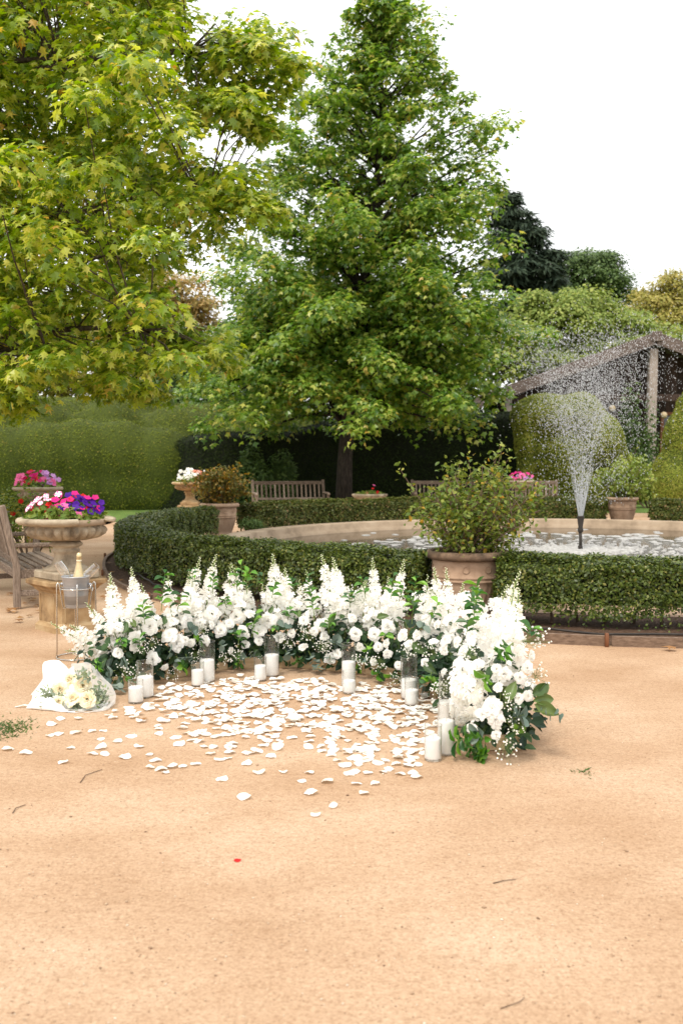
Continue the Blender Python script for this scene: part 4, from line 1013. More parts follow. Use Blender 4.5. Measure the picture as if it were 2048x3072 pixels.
# ------------------------------------------------------------------ stone urns on pedestals
def urn(label, base, rot, s=1.0, broken=False, ms=None, seg=176, pedestal=0.46):
    ms = ms or M_STONE
    pz = pedestal
    pt = thing('stone_pedestal', label[1], 'pedestal', base, rot, 'stone pedestals under the garden urns')
    c = 0.36 * s
    def sq(prof, m, nm):                                              # square moulded block with cut corners
        g = Geo(); ring = []
        for hw, z in prof:
            k = hw * 0.80
            ring.append([(hw, -k, z), (hw, k, z), (k, hw, z), (-k, hw, z), (-hw, k, z), (-hw, -k, z), (-k, -hw, z), (k, -hw, z)])
        V = np.array(ring).reshape(-1, 3); n = len(prof)
        F = [[i * 8 + j, i * 8 + (j + 1) % 8, (i + 1) * 8 + (j + 1) % 8, (i + 1) * 8 + j] for i in range(n - 1) for j in range(8)] + [list(range(8))[::-1], list(range((n - 1) * 8, n * 8))]
        return part(nm, Geo().add(V, F), m, pt, smooth=False)
    sq([(0.225 * s, 0), (0.225 * s, 0.05), (0.205 * s, 0.07), (0.195 * s, 0.085)], M_STONE_O, 'plinth')
    sq([(0.195 * s, 0.085), (0.195 * s, pz * 0.76), (0.205 * s, pz * 0.78)], M_STONE_O, 'body')
    for k in range(4):
        a = k * PI / 2; q = rotz(a) @ np.array([0.1955 * s, 0, pz * 0.45])
        for (dy, dz, w_, h_) in ((0, 0.13, 0.25 * s, 0.014), (0, -0.13, 0.25 * s, 0.014), (-0.125 * s, 0, 0.014, 0.246), (0.125 * s, 0, 0.014, 0.246)):
            part('panel_moulding', box(0.012, w_, h_, (0, dy, dz), 0.003), M_STONE_O, pt, M=TRS(q, rotz(a)), smooth=False)
    sq([(0.205 * s, pz * 0.78), (0.225 * s, pz * 0.82), (0.235 * s, pz * 0.86), (0.262 * s, pz * 0.90), (0.285 * s, pz * 0.93), (0.285 * s, pz), (0.27 * s, pz + 0.008)], M_STONE_O, 'cap')
    b = np.array(base) + [0, 0, pz + 0.008]
    t = thing('stone_urn', label[0], 'urn', b, rot, 'wide stone urns')
    part('base_block', box(0.43 * s, 0.43 * s, 0.075, (0, 0, 0.0375), 0.012), ms if broken else M_STONE_O, t, smooth=False)
    part('foot', lathe([(0.20 * s, 0.075), (0.205 * s, 0.09), (0.19 * s, 0.10), (0.135 * s, 0.13), (0.112 * s, 0.17), (0.105 * s, 0.215), (0.112 * s, 0.235), (0.125 * s, 0.245), (0.125 * s, 0.258), (0.112 * s, 0.268), (0.118 * s, 0.285), (0.145 * s, 0.298), (0.15 * s, 0.315), (0.13 * s, 0.335), (0.10 * s, 0.345)], 56), ms, t)
    def gad(rr, z, T):
        k = np.clip((z - 0.345) / 0.03, 0, 1) * np.clip((0.475 - z) / 0.02, 0, 1)
        return rr * (1 + k * (0.17 * np.abs(np.sin(T * 13)) ** 0.8 - 0.11)), z
    part('bowl', lathe([(0.10 * s, 0.345), (0.20 * s, 0.352), (0.285 * s, 0.372), (0.335 * s, 0.405), (0.352 * s, 0.44), (0.348 * s, 0.465), (0.335 * s, 0.478), (0.345 * s, 0.49), (0.36 * s, 0.50)], seg, mod=gad), ms, t)
    rp = [(0.34 * s, 0.488), (0.375 * s, 0.49), (0.415 * s, 0.50), (0.435 * s, 0.518), (0.437 * s, 0.535), (0.425 * s, 0.552), (0.40 * s, 0.558), (0.375 * s, 0.55), (0.36 * s, 0.53)]
    def egg(rr, z, T): return rr * (1 + 0.006 * np.sin(T * 44) * (np.abs(z - 0.525) < 0.02)), z
    if broken:
        a0 = R(-52) - rot; part('rim', lathe(rp, 200, a0 + R(46), a0 + R(352), mod=egg), ms, t)
        part('liner', lathe([(0.352 * s, 0.49), (0.372 * s, 0.495), (0.374 * s, 0.545), (0.355 * s, 0.545), (0.352 * s, 0.50)], 60), M_COPE, t)
        a = a0 + R(46)
        part('rim_fragment', box(0.10, 0.075, 0.045, (0, 0, 0), 0.014), ms, t, M=TRS(np.array([math.cos(a) * 0.415, math.sin(a) * 0.415, 0.54]), rotz(a) @ roty(0.1)), smooth=False)
    else:
        part('rim', lathe(rp, 96), ms, t)
    part('soil', lathe([(0.365 * s, 0.525), (0.001, 0.545)], 32), M_SOIL, t)
    return b + [0, 0, 0.535]
BLOOM = {}
def bloom_mesh(kind):
    if kind not in BLOOM:
        g = Geo(); n = 15; V = [[0, 0, -0.35]]
        for i in range(n):
            a = i * 2 * PI / n; lob = 1 + 0.10 * math.cos(5 * a); V.append([0.5 * lob * math.cos(a), 0.5 * lob * math.sin(a), -0.05])
        for i in range(n):
            a = i * 2 * PI / n; lob = 1 + 0.14 * math.cos(5 * a); V.append([lob * math.cos(a), lob * math.sin(a), 0.08 * math.sin(5 * a + 1) - 0.06])
        F = [[0, 1 + i, 1 + (i + 1) % n] for i in range(n)] + [[1 + i, 1 + n + i, 1 + n + (i + 1) % n, 1 + (i + 1) % n] for i in range(n)]
        BLOOM[kind] = g.add(V, F).mesh('bloom', M_FL[kind])
    return BLOOM[kind]
def planting(label, base, rx, h, nleaf, blooms, leafsize, bsize, seed, cat='flowers', name='petunia_plants', spread=1.0):
    """blooms: list of (kind, u, v) u across -1..1 in picture direction, v height 0..1; the rest of the head is filled in behind"""
    r = np.random.default_rng(seed); t = thing(name, label, cat, base, 0, 'flowers planted in the stone urns')
    u = rand_dir(nleaf); u[:, 2] = np.abs(u[:, 2]); q = r.random(nleaf) ** 0.4
    P = u * q[:, None] * [rx, rx, h * 0.85]; P[:, 2] *= (0.75 + 0.35 * vnoise(P, 7)); P[:, 2] = np.maximum(P[:, 2], 0.01)
    nn = unit(u * 0.5 + rand_dir(nleaf) * 0.7 + [0, 0, 0.4]); tip = unit(u * [1, 1, .4] + rand_dir(nleaf) * .7)
    part('foliage', Geo().inst(L_OVAL, P, leafR(nn, tip), leafsize * r.uniform(.6, 1.3, nleaf)), M_PETUNIA_LEAF, t, smooth=False, kind='stuff')
    for kind, uu, vv, in blooms:
        x = uu * rx * spread; fr_ = -math.sqrt(max(0.0, 1 - min(1, abs(uu)) ** 2)) * rx * (1.0 - 0.75 * vv) * r.uniform(0.7, 1.05)
        p = np.array([x, fr_, h * vv]); d = unit(np.array([uu * 0.6, -0.75, 0.35 + 0.5 * vv]) + r.normal(0, .28, 3))
        link('bloom', bloom_mesh(kind), t, M=TRS(p, dirR(d, r.uniform(0, 6)), bsize * r.uniform(.8, 1.2)))
    return t
def scatter_blooms(kinds, n, seed, vlo=0.35, vhi=1.0):
    r = np.random.default_rng(seed); out = []
    for i in range(n):
        u = r.uniform(-1, 1); v = r.uniform(vlo, vhi) * math.sqrt(max(0.15, 1 - u * u * .6)); k = kinds(u, v, r) if callable(kinds) else kinds[r.integers(len(kinds))]
        out.append((k, u, v))
    return out
U1 = np.array([-2.51, 9.06, 0.0])
top = urn(('wide chipped stone urn with fluted bowl behind the champagne bucket', 'ochre stone pedestal under the chipped urn, behind the champagne bucket'), U1, R(44), 1.0, True)
def k1(u, v, r):
    x = r.random()
    if u < -0.35: return 'striped' if v > 0.5 else ('pink' if x < .3 else 'striped')
    if u < 0.1: return ('red' if x < .35 else 'magenta') if v > 0.5 else ('magenta' if x < .5 else 'red')
    return 'purple' if x < 0.62 else ('magenta' if x < .88 else 'red')
bl = [('striped', -.85, .45), ('striped', -.72, .62), ('striped', -.6, .8), ('striped', -.5, .66), ('striped', -.42, .92), ('striped', -.3, .78), ('striped', -.12, .98), ('magenta', -.02, .9), ('red', -.32, .62), ('red', -.28, .36), ('magenta', .05, .72), ('pink', .12, .6),
      ('magenta', .3, 1.0), ('magenta', .22, .8), ('red', .5, .9), ('magenta', .62, .86), ('purple', .5, .78), ('purple', .6, .7), ('purple', .72, .76), ('purple', .82, .6), ('purple', .95, .66), ('purple', .85, .42), ('purple', .4, .5), ('purple', .52, .45), ('purple', .35, .62),
      ('purple', -.05, .46), ('purple', .06, .48), ('purple', -.12, .36), ('purple', .75, .36), ('purple', .92, .36), ('magenta', -.38, .12), ('magenta', -.30, .05), ('magenta', .05, .1), ('pink', .5, .22), ('pink', .2, .4), ('magenta', .28, .3), ('pink', .62, .2), ('purple', .66, .52), ('red', .38, .86), ('magenta', .8, .86)]
bl += scatter_blooms(k1, 26, 3, 0.5, 1.0)
planting('petunias in magenta, red, purple and striped white filling the chipped urn', top, 0.36, 0.24, 1500, bl, 0.058, 0.032, 41)
top = urn(('stone urn with pink flowers before the rolling yew hedge', 'stone pedestal under the pink-flowered urn'), np.array([-5.36, 17.6, 0]), R(20), 1.0, False, None, 120, 0.50)
planting('pink, red and lilac geraniums in the urn before the yew hedge', top, 0.38, 0.30, 600, scatter_blooms(lambda u, v, r: ('pink' if u < -.5 else 'red' if u < .3 and r.random() < .5 else 'magenta' if u < .3 else 'lilac' if r.random() < .7 else 'pink'), 70, 5, .3, 1.05), 0.07, 0.042, 42)
top = urn(('ochre stone urn with white flowers beside the autumn-tinted potted shrub', 'ochre stone pedestal under the white-flowered urn'), np.array([-3.63, 23.9, 0.006]), R(2), 1.0, False, M_STONE_O, 120, 0.44)
planting('white and coral geraniums in the ochre urn beside the potted shrub', top, 0.34, 0.34, 500, scatter_blooms(lambda u, v, r: 'white' if u < .3 or r.random() < .3 else 'coral', 60, 6, .3, 1.0) + [('white', 1.1, .8), ('white', 1.12, .7)], 0.07, 0.045, 43)
# low bowl beyond the far hedge and the urn behind the weathered pot's shrub
b0 = AT(1108, 1480, 25.6)
lb = thing('stone_planter', 'low wide stone bowl with red flowers beyond the far hedge', 'planter', (b0[0], 25.6, 0))
part('bowl', lathe([(0.18, 0), (0.2, 0.08), (0.14, 0.14), (0.14, 0.36), (0.30, 0.44), (0.42, 0.58), (0.46, 0.62), (0.46, 0.66), (0.42, 0.67), (0.38, 0.62), (0.001, 0.63)], 48, capb=True), M_STONE, lb)
planting('sparse red flowers and greenery in the low stone bowl', (b0[0], 25.6, 0.63), 0.40, 0.20, 420, [('red', .2, .9), ('pink', .28, 1.3), ('red', .5, .4), ('coral', -.2, .3)], 0.07, 0.045, 44)
b0 = AT(1560, 1440, 25.8)
top = urn(('stone urn with magenta flowers showing behind the wide rose shrub', 'stone pedestal hidden behind the wide rose shrub'), np.array([b0[0], 25.9, 0.0]), R(30), 0.9, False, None, 96, 0.44)
planting('magenta and pink petunias in the urn behind the rose shrub', top, 0.34, 0.24, 350, scatter_blooms(['magenta', 'pink', 'lilac'], 34, 8, .2, 1.0), 0.07, 0.048, 45)

# ------------------------------------------------------------------ teak benches
def bench(label, loc, rz, L=1.8, nsl=15, hb=0.98):
    t = thing('garden_bench', label, 'bench', loc, rz, 'slatted teak garden benches')
    D = 0.50; yb, yf = D / 2, -D / 2; hs = 0.43
    for s in (-1, 1):
        x = s * L / 2
        g = bar((x, yb, 0), (x, yb, 0.46), 0.075, 0.07, 0.008, (0, 1, 0))
        g.geo(bar((x, yb - 0.002, 0.44), (x, yb + 0.14, hb + 0.02), 0.0745, 0.068, 0.012, (0, 1, 0)))
        part('rear_leg', g, M_WOODV, t, smooth=False)
        part('front_leg', bar((x, yf, 0), (x, yf, 0.63), 0.07, 0.07, 0.008, (0, 1, 0)), M_WOODV, t, smooth=False)
        g = bar((x, yb + 0.02, 0.66), (x, yf - 0.02, 0.655), 0.078, 0.045, 0.012); g.geo(bar((x, yf - 0.01, 0.653), (x, yf - 0.11, 0.625), 0.0775, 0.05, 0.018))
        part('armrest', g, M_WOOD, t, smooth=False)
        part('side_rail', bar((x, yf, hs - 0.06), (x, yb, hs - 0.07), 0.035, 0.09, 0.005), M_WOOD, t, smooth=False)
        part('stretcher', bar((x, yf, 0.16), (x, yb, 0.16), 0.034, 0.06, 0.005), M_WOOD, t, smooth=False)
    part('front_rail', bar((-L / 2, yf + 0.01, hs - 0.065), (L / 2, yf + 0.01, hs - 0.065), 0.034, 0.088, 0.005), M_WOOD, t, smooth=False)
    part('rear_rail', bar((-L / 2, yb, hs - 0.07), (L / 2, yb, hs - 0.07), 0.034, 0.09, 0.005), M_WOOD, t, smooth=False)
    for k in range(6):
        y = yf + 0.0 + k * 0.088
        part('seat_slat', box(L - 0.09, 0.066, 0.022, (0, y, hs + 0.004 - 0.006 * k), 0.005), M_WOOD, t, smooth=False)
    def bp(z): return yb - 0.002 + 0.142 * (z - 0.44) / (hb - 0.42)
    part('top_rail', box(L - 0.07, 0.045, 0.095, (0, bp(hb - 0.06), hb - 0.06), 0.01), M_WOOD, t, smooth=False)
    part('lower_back_rail', box(L - 0.07, 0.04, 0.06, (0, bp(0.50), 0.50), 0.006), M_WOOD, t, smooth=False)
    for k in range(nsl):
        x = -L / 2 + L * (k + 1) / (nsl + 1)
        part('back_slat', bar((x, bp(0.525), 0.525), (x, bp(hb - 0.10), hb - 0.10), 0.048, 0.018, 0.003, (0, 1, 0)), M_WOODV, t, smooth=False)
    return t
def bench_at(label, near, ang, L, **k):
    """near: where the rear leg at local -x stands"""
    a = R(ang); o = np.array([-L / 2, 0.25, 0]); q = rotz(a) @ o
    return bench(label, np.array(near) - q, a, L, **k)
bench_at('weathered slatted bench beside the chipped petunia urn', G(53, 1827), 117, 1.7, hb=1.06)
bench_at('weathered bench beside the pink-flowered urn before the yew hedge', np.array([-6.25, 16.9, 0]), 112, 1.7)
bench('weathered bench standing under the tall sweetgum beside its trunk', AT(872, 1500, 26.4) * [1, 1, 0], R(14), 1.92)
bench('dark bench mostly hidden behind the wide rose shrub in the weathered pot', AT(1335, 1500, 26.8) * [1, 1, 0], R(4), 1.7)
bench('pale slatted bench between the rose shrub and the fountain spray', AT(1590, 1500, 26.6) * [1, 1, 0] + np.array([0, 0.3, 0]), R(-14), 1.45)

# shrubs at ground level
def shrub(name, label, base, ext, nleaf, size, mt, seed, leaf=None, blooms=None, stem=True, lobes=7):
    r = np.random.default_rng(seed); t = thing(name, label, 'shrub', base)
    L_ = []
    for i in range(lobes): L_.append((np.array([r.uniform(-.7, .7) * ext[0], r.uniform(-.7, .7) * ext[2], ext[1] * r.uniform(.4, .8)]), np.array(ext)[[0, 2, 1]] * r.uniform(.3, .5)))
    idx = r.integers(0, lobes, nleaf); u = rand_dir(nleaf); q = r.random(nleaf) ** .4
    P = np.array([l[0] for l in L_])[idx] + u * q[:, None] * np.array([l[1] for l in L_])[idx]; P[:, 2] = np.maximum(P[:, 2], 0.03)
    nn = unit(u * .6 + rand_dir(nleaf) * .7 + [0, 0, .4]); tip = unit(u + rand_dir(nleaf) * .7)
    part('foliage', Geo().inst(leaf or L_OVAL, P, leafR(nn, tip), size * r.uniform(.6, 1.3, nleaf)), mt, t, smooth=False, kind='stuff')
    sg = Geo()
    for c, rr in L_: sg.geo(tube([(c[0] * .15, c[1] * .15, 0), c * .5, c], [0.02, 0.014, 0.006], 5, False))
    part('branches', sg, M_TWIG, t, kind='stuff')
    if blooms:
        for i in range(blooms[1]):
            c, rr = L_[r.integers(lobes)]; d = unit(np.array([r.normal(0, .6), -1, r.uniform(0, .9)])); link('bloom', bloom_mesh(blooms[0]), t, M=TRS(c + d * rr * 1.0, dirR(d), blooms[2]))
    return t
shrub('rose_bush', 'low bush with red roses between the benches near the urns', AT(85, 1560, 15.2) * [1, 1, 0], (0.8, 0.95, 0.5), 2600, 0.06, M_SHRUB, 51, None, ('red', 12, 0.04))
shrub('small_shrub', 'small twiggy grey-green plant at the foot of the pale ribbed pot', np.array([-1.72, 19.75, 0.01]), (0.36, 0.34, 0.3), 1400, 0.045, M_TREE_D, 52)
shrub('evergreen_bush', 'dark evergreen bush behind the bench under the tall sweetgum', AT(800, 1480, 29.5) * [1, 1, 0], (0.85, 1.75, 0.6), 5000, 0.11, M_TREE_D, 53)
shrub('climbing_shrub', 'loose green climber growing up the pavilion post', AT(1915, 1480, 34.2) * [1, 1, 0], (0.75, 3.6, 0.4), 2600, 0.13, M_TREE_D, 54, L_OVAL, None, True, 12)
shrub('flower_border', 'low green border plants at the foot of the pavilion climber', AT(1950, 1480, 31.5) * [1, 1, 0], (1.6, 1.3, 0.6), 3400, 0.12, M_TREE_L, 55, L_OVAL, None, True, 10)

# ------------------------------------------------------------------ champagne bucket on its wire stand
BK = G(232, 1972)
st = thing('bucket_stand', 'chrome wire floor stand holding the champagne bucket', 'stand', BK)
part('base_ring', tube([(0.155 * math.cos(a), 0.155 * math.sin(a), 0.008) for a in np.linspace(0, 2 * PI, 41)], 0.0055, 6, False), M_WIRE, st)
part('top_ring', tube([(0.118 * math.cos(a), 0.118 * math.sin(a), 0.545) for a in np.linspace(0, 2 * PI, 41)], 0.005, 6, False), M_WIRE, st)
for k in range(4):
    a = R(-72 + 90 * k); e = np.array([math.cos(a), math.sin(a), 0])
    pr = [(0.155, 0.008), (0.150, 0.06), (0.148, 0.30), (0.146, 0.56), (0.143, 0.582), (0.136, 0.592), (0.129, 0.582), (0.124, 0.555), (0.105, 0.42), (0.096, 0.392), (0.05, 0.390), (0.0, 0.390)]
    part('leg', tube([e * r + [0, 0, z] for r, z in pr], 0.0055, 6), M_WIRE, st)
bu = thing('champagne_bucket', 'polished steel champagne bucket resting in the wire stand', 'bucket', BK + [0, 0, 0.396])
part('body', lathe([(0.001, 0.0), (0.078, 0.0), (0.084, 0.006), (0.094, 0.12), (0.106, 0.232), (0.112, 0.240), (0.112, 0.246), (0.105, 0.247), (0.100, 0.235), (0.088, 0.03), (0.001, 0.02)], 48), M_STEEL, bu)
for s in (-1, 1):
    a = R(-8) + (PI if s > 0 else 0); c = np.array([math.cos(a) * 0.114, math.sin(a) * 0.114, 0.18])
    hd = part('handle', tube([c + [0.014 * math.cos(a), 0.014 * math.sin(a), 0] + np.array([-math.sin(a) * 0.024 * math.cos(x), math.cos(a) * 0.024 * math.cos(x), -0.024 + 0.028 * math.sin(x)]) for x in np.linspace(0, 2 * PI, 17)], 0.004, 5, False), M_WIRE, bu)
    part('handle_mount', sphere(0.014, 10, 6), M_STEEL, hd, c)
bo = thing('champagne_bottle', 'gold-foiled champagne bottle standing in the steel bucket', 'bottle', BK + [0.012, 0, 0.42])
Rb = roty(0.04)
part('bottle_body', lathe([(0.03, 0), (0.042, 0.004), (0.044, 0.02), (0.044, 0.17), (0.040, 0.195), (0.034, 0.215)], 28, capb=True), M_BOTTLE, bo, M=TRS((0, 0, 0), Rb))
foil = part('foil', lathe([(0.0445, 0.205), (0.041, 0.225), (0.033, 0.255), (0.025, 0.290), (0.019, 0.325), (0.0175, 0.35), (0.0185, 0.352), (0.0185, 0.362), (0.0205, 0.364), (0.0205, 0.382), (0.0185, 0.386), (0.0175, 0.40), (0.012, 0.404), (0.001, 0.405)], 28), M_GOLD, bo, M=TRS((0, 0, 0), Rb))
part('neck_band', lathe([(0.0200, 0.338), (0.0205, 0.340), (0.0205, 0.346), (0.0200, 0.348)], 24), M_CREAM, foil)
fl = [(0.001, 0.0), (0.020, 0.001), (0.022, 0.006), (0.016, 0.012), (0.020, 0.03), (0.029, 0.06), (0.033, 0.095), (0.032, 0.13), (0.029, 0.165), (0.028, 0.175)]
for (lab, off, d) in (('clear champagne flute tilted out of the bucket towards the bench', (-0.05, -0.01, 0.215), (-0.42, -0.15, 0.75)), ('clear champagne flute tilted out of the bucket towards the flowers', (0.05, -0.012, 0.215), (0.62, -0.05, 0.60))):
    t = thing('champagne_flute', lab, 'glass', BK + np.array(off) + [0, 0, 0.396], 0, 'champagne flutes in the bucket')
    part('glass_bowl', lathe([(r * 1.12, z * 1.05 - 0.02) for r, z in fl], 24), M_FLUTE, t, M=TRS((0, 0, 0), dirR(np.array(d))))
    part('glass_rim', tube([(0.0315 * math.cos(a), 0.0315 * math.sin(a), 0.164) for a in np.linspace(0, 2 * PI, 25)], 0.0011, 4, False), M_WIRE, t, M=TRS((0, 0, 0), dirR(np.array(d))))

# ------------------------------------------------------------------ candles in glass cylinders
def candle(n, kind, px, py, dia, h, fill, which):
    p = G(px, py)
    t = thing('glass_cylinder', f'{kind} clear glass cylinder of {which}', 'candle holder', p, 0, 'glass cylinder candle holders along the flowers')
    r = dia / 2
    part('glass_wall', lathe([(r, 0.006), (r, h)], 40), M_GLASS, t)
    part('glass_base', lathe([(0.001, 0.001), (r * .96, 0.001), (r, 0.006), (r * .97, 0.012), (0.001, 0.010)], 40), M_GLASS, t)
    part('glass_rim', lathe([(r - 0.0016, h - 0.002), (r - 0.0012, h + 0.001), (r + 0.0012, h + 0.001), (r + 0.0014, h - 0.002)], 40), M_GLASS, t)
    hc = h * fill
    c = thing('pillar_candle', f'white candle in the {kind} glass cylinder of {which}', 'candle', p + [0, 0, 0.0125], 0, 'white candles in glass cylinders')
    rc = r * 0.955
    part('wax', lathe([(rc * .98, 0), (rc, 0.003), (rc, hc - 0.006), (rc * .97, hc), (rc * .5, hc - 0.003), (0.001, hc - 0.005)], 36, capb=True), M_WAX, c)
    part('wick', tube([(0, 0, hc - 0.006), (0.001, 0, hc + 0.006), (0.003, 0.001, hc + 0.013)], 0.0014, 5), M_WICK, c)
W = ['the pair next to the wrapped bouquet', 'the second pair from the bouquet', 'the third pair from the bouquet', 'the middle pair standing one before the other', 'the fifth pair from the bouquet', 'the pair at the trailing-leaf end']
CAND = [(0, 'short', 408, 2108, .098, .145, .62), (0, 'tall', 436, 2091, .112, .235, .52), (1, 'short', 593, 2058, .088, .165, .60), (1, 'tall', 622, 2045, .108, .285, .50), (2, 'short', 781, 2042, .088, .165, .58), (2, 'tall', 815, 2028, .108, .285, .50),
        (3, 'tall', 1045, 2062, .096, .30, .55), (3, 'short', 1047, 2080, .088, .15, .5), (4, 'tall', 1226, 2096, .108, .275, .42), (4, 'short', 1234, 2116, .090, .175, .50), (5, 'short', 1298, 2280, .090, .185, .56), (5, 'tall', 1337, 2262, .092, .27, .62)]
for n, (w_, kind, px, py, d, h, f) in enumerate(CAND): candle(n, kind, px, py, d, h, f, W[w_])
candle(12, 'tall', 1338, 2182, .088, .32, .45, 'the spot behind the big blossom cluster')

# ------------------------------------------------------------------ curved row of white flower arrangements
CLP = np.array([(-1.62, 6.70), (-1.36, 7.00), (-0.88, 7.40), (-0.36, 7.46), (0.06, 7.30), (0.42, 7.03), (0.70, 6.62), (0.83, 5.95), (0.87, 5.22)])
tt = np.linspace(0, 1, len(CLP)); _f = np.linspace(0, 1, 400)
CL = np.stack([np.interp(_f, tt, CLP[:, 0]), np.interp(_f, tt, CLP[:, 1])], -1)
for _ in range(30):
    CL[1:-1] = (CL[:-2] + CL[1:-1] * 2 + CL[2:]) / 4
sl = np.concatenate([[0], np.cumsum(np.linalg.norm(np.diff(CL, axis=0), axis=1))]); LEN = sl[-1]; sl = sl / LEN
def cl(s): return np.array([np.interp(s, sl, CL[:, 0]), np.interp(s, sl, CL[:, 1])])
CLPX = np.array([PW / 2 + FPX * p[0] / p[1] for p in CL])
def s_of_px(x): return float(np.interp(x, CLPX, sl))
def near(p):
    d = np.linalg.norm(CL - np.asarray(p)[:2], axis=1); k = int(np.argmin(d)); return float(sl[k]), d[k], CL[k]
def hit(x, y, wx=0.25, hz=0.56):
    """where the line of sight meets the mound of flowers"""
    d = ray(x, y); best = None
    for Y in np.arange(4.7, 8.4, 0.015):
        p = np.array([0, 0, CAMH]) + d * (Y / d[1])
        if p[2] < 0.03: p = np.array([p[0], p[1], 0.03])
        s, q, c = near(p); f = (q / wx) ** 2 + (max(0, p[2] - 0.08) / hz) ** 2
        if best is None or f < best[0]: best = (f, p, s, c)
        if f < 1: break
    f, p, s, c = best
    out = np.array([p[0] - c[0], p[1] - c[1], 0.0]); out = out / max(1e-6, np.linalg.norm(out)); nrm = unit(out * 0.8 + np.array([0, 0, 0.25 + 0.9 * max(0, p[2] - .2)]) + np.array([0, -0.55, 0.1]))
    return p, nrm, s
NA = 8
ordn = ['at the bouquet end of the row, with low drooping spikes', 'second in the row from the bouquet', 'third in the row from the bouquet', 'fourth in the row from the bouquet', 'fifth in the row from the bouquet', 'in front of the weathered pot where the row starts to turn',
        'with a tall leafy sprig, next to the last of the row', 'at the free end, trailing green leaves to the sand']
ARR = []
for i in range(NA):
    sm = (i + .5) / NA; c = cl(sm); a = cl(sm - .03); b = cl(sm + .03); ang = math.atan2(b[1] - a[1], b[0] - a[0])
    t = thing('flower_arrangement', 'white roses and delphiniums ' + ordn[i], 'flowers', (c[0], c[1], 0), 0, 'white flower arrangements in a curved row')
    t['_a'] = ang
    ARR.append((t, np.array([c[0], c[1], 0.0]), ang))
    L_ = LEN / NA * 0.97; W_ = 0.23; h = 0.085
    tr = part('wooden_trough', box(L_ - 0.02, W_ - 0.02, 0.015, (0, 0, 0.0085), 0.002), M_PINE, t, M=TRS((0, 0, 0), rotz(ang)), smooth=False)
    for sy in (-1, 1): part('side_board', bar((-L_ / 2, sy * W_ / 2, 0.001 + h / 2), (L_ / 2, sy * W_ / 2, 0.001 + h / 2), 0.016, h, 0.003), M_PINE, tr, smooth=False)
    for sx in (-1, 1): part('end_board', bar((sx * (L_ / 2 - 0.009), -W_ / 2 + 0.01, 0.001 + h / 2), (sx * (L_ / 2 - 0.009), W_ / 2 - 0.01, 0.001 + h / 2), 0.016, h - 0.003, 0.003), M_PINE, tr, smooth=False)
    # dark leafy filling
    n = 620
    s = sm + rng.uniform(-.5, .5, n) / NA; pc = np.array([cl(x) for x in s]); u = rand_dir(n); q = rng.random(n) ** .5
    P = np.stack([pc[:, 0], pc[:, 1], np.full(n, .11)], -1) + u * q[:, None] * [0.20, 0.20, 0.40]; P[:, 2] = np.where(P[:, 2] < .05, .05 + rng.random(n) * .2, P[:, 2])
    nn = unit(u * .6 + rand_dir(n) * .6 + [0, -.2, .4]); tip = unit(u * [1, 1, .5] + rand_dir(n) * .6)
    part('filler_foliage', Geo().inst(L_OVAL, P - ARR[-1][1], leafR(nn, tip), 0.07 * rng.uniform(.6, 1.35, n)), M_FILL, t, smooth=False, kind='stuff')
    sg = Geo()
    for k in range(26):
        q = cl(sm + rng.uniform(-.42, .42) / NA); q = np.array([q[0], q[1], 0.02]) - ARR[-1][1]
        sg.geo(tube([q, q + [rng.normal(0, .03), rng.normal(0, .03), .2], q + [rng.normal(0, .07), rng.normal(0, .07), .40]], [0.003, 0.003, 0.002], 4, False))
    part('stems', sg, M_STEM, t, kind='stuff')
def arr(s): return ARR[min(NA - 1, max(0, int(s * NA)))]
def put(name, me, p, Rm, sc, s):
    t, o, a = arr(s); return link(name, me, t, M=TRS(np.asarray(p) - o, Rm, sc))
# delphinium spikes: (tip x, tip y, foot x, thin?)
SPK = [(310, 1722, 372, 0), (395, 1698, 432, 0), (440, 1745, 468, 1), (505, 1712, 520, 1), (574, 1668, 545, 0), (632, 1660, 600, 0), (555, 1712, 575, 0), (706, 1686, 660, 1), (690, 1742, 665, 1), (722, 1684, 748, 1), (745, 1740, 762, 1), (815, 1660, 838, 0), (850, 1702, 870, 0), (800, 1745, 815, 1),
       (930, 1704, 950, 1), (905, 1735, 920, 1), (990, 1660, 1012, 0), (1016, 1668, 1040, 0), (1090, 1735, 1085, 1), (1144, 1674, 1120, 0), (1202, 1674, 1170, 0), (1060, 1740, 1070, 0), (1180, 1730, 1165, 0), (1284, 1720, 1262, 1), (1330, 1700, 1328, 0), (1356, 1702, 1345, 0), (1370, 1745, 1362, 0), (1300, 1760, 1300, 0),
       (1521, 1706, 1462, 0), (1495, 1745, 1440, 0), (1556, 1766, 1480, 0), (1588, 1775, 1500, 0), (1440, 1790, 1420, 1), (219, 1864, 375, 0), (142, 1882, 368, 1), (262, 1800, 370, 1), (200, 1925, 372, 1), (1452, 1755, 1425, 0)]
for k, (tx, ty, fx, thin) in enumerate(SPK):
    s = s_of_px(fx); c = cl(s); b = np.array([c[0], c[1], 0.16 if ty < 1850 else .14]); Yd = c[1] + (0.06 if ty < 1780 else -.02)
    if fx > 1400: Yd = c[1]
    T = AT(tx, ty, Yd); L_ = np.linalg.norm(T - b); wd = rng.uniform(.8, 1.05) if not thin else .8
    put('delphinium_spike', (ME_THIN if thin else ME_SPIKES)[k % (3 if thin else 5)], b, dirR(T - b, rng.uniform(0, 6)), (wd * 1.05, wd * 1.05, L_), s)
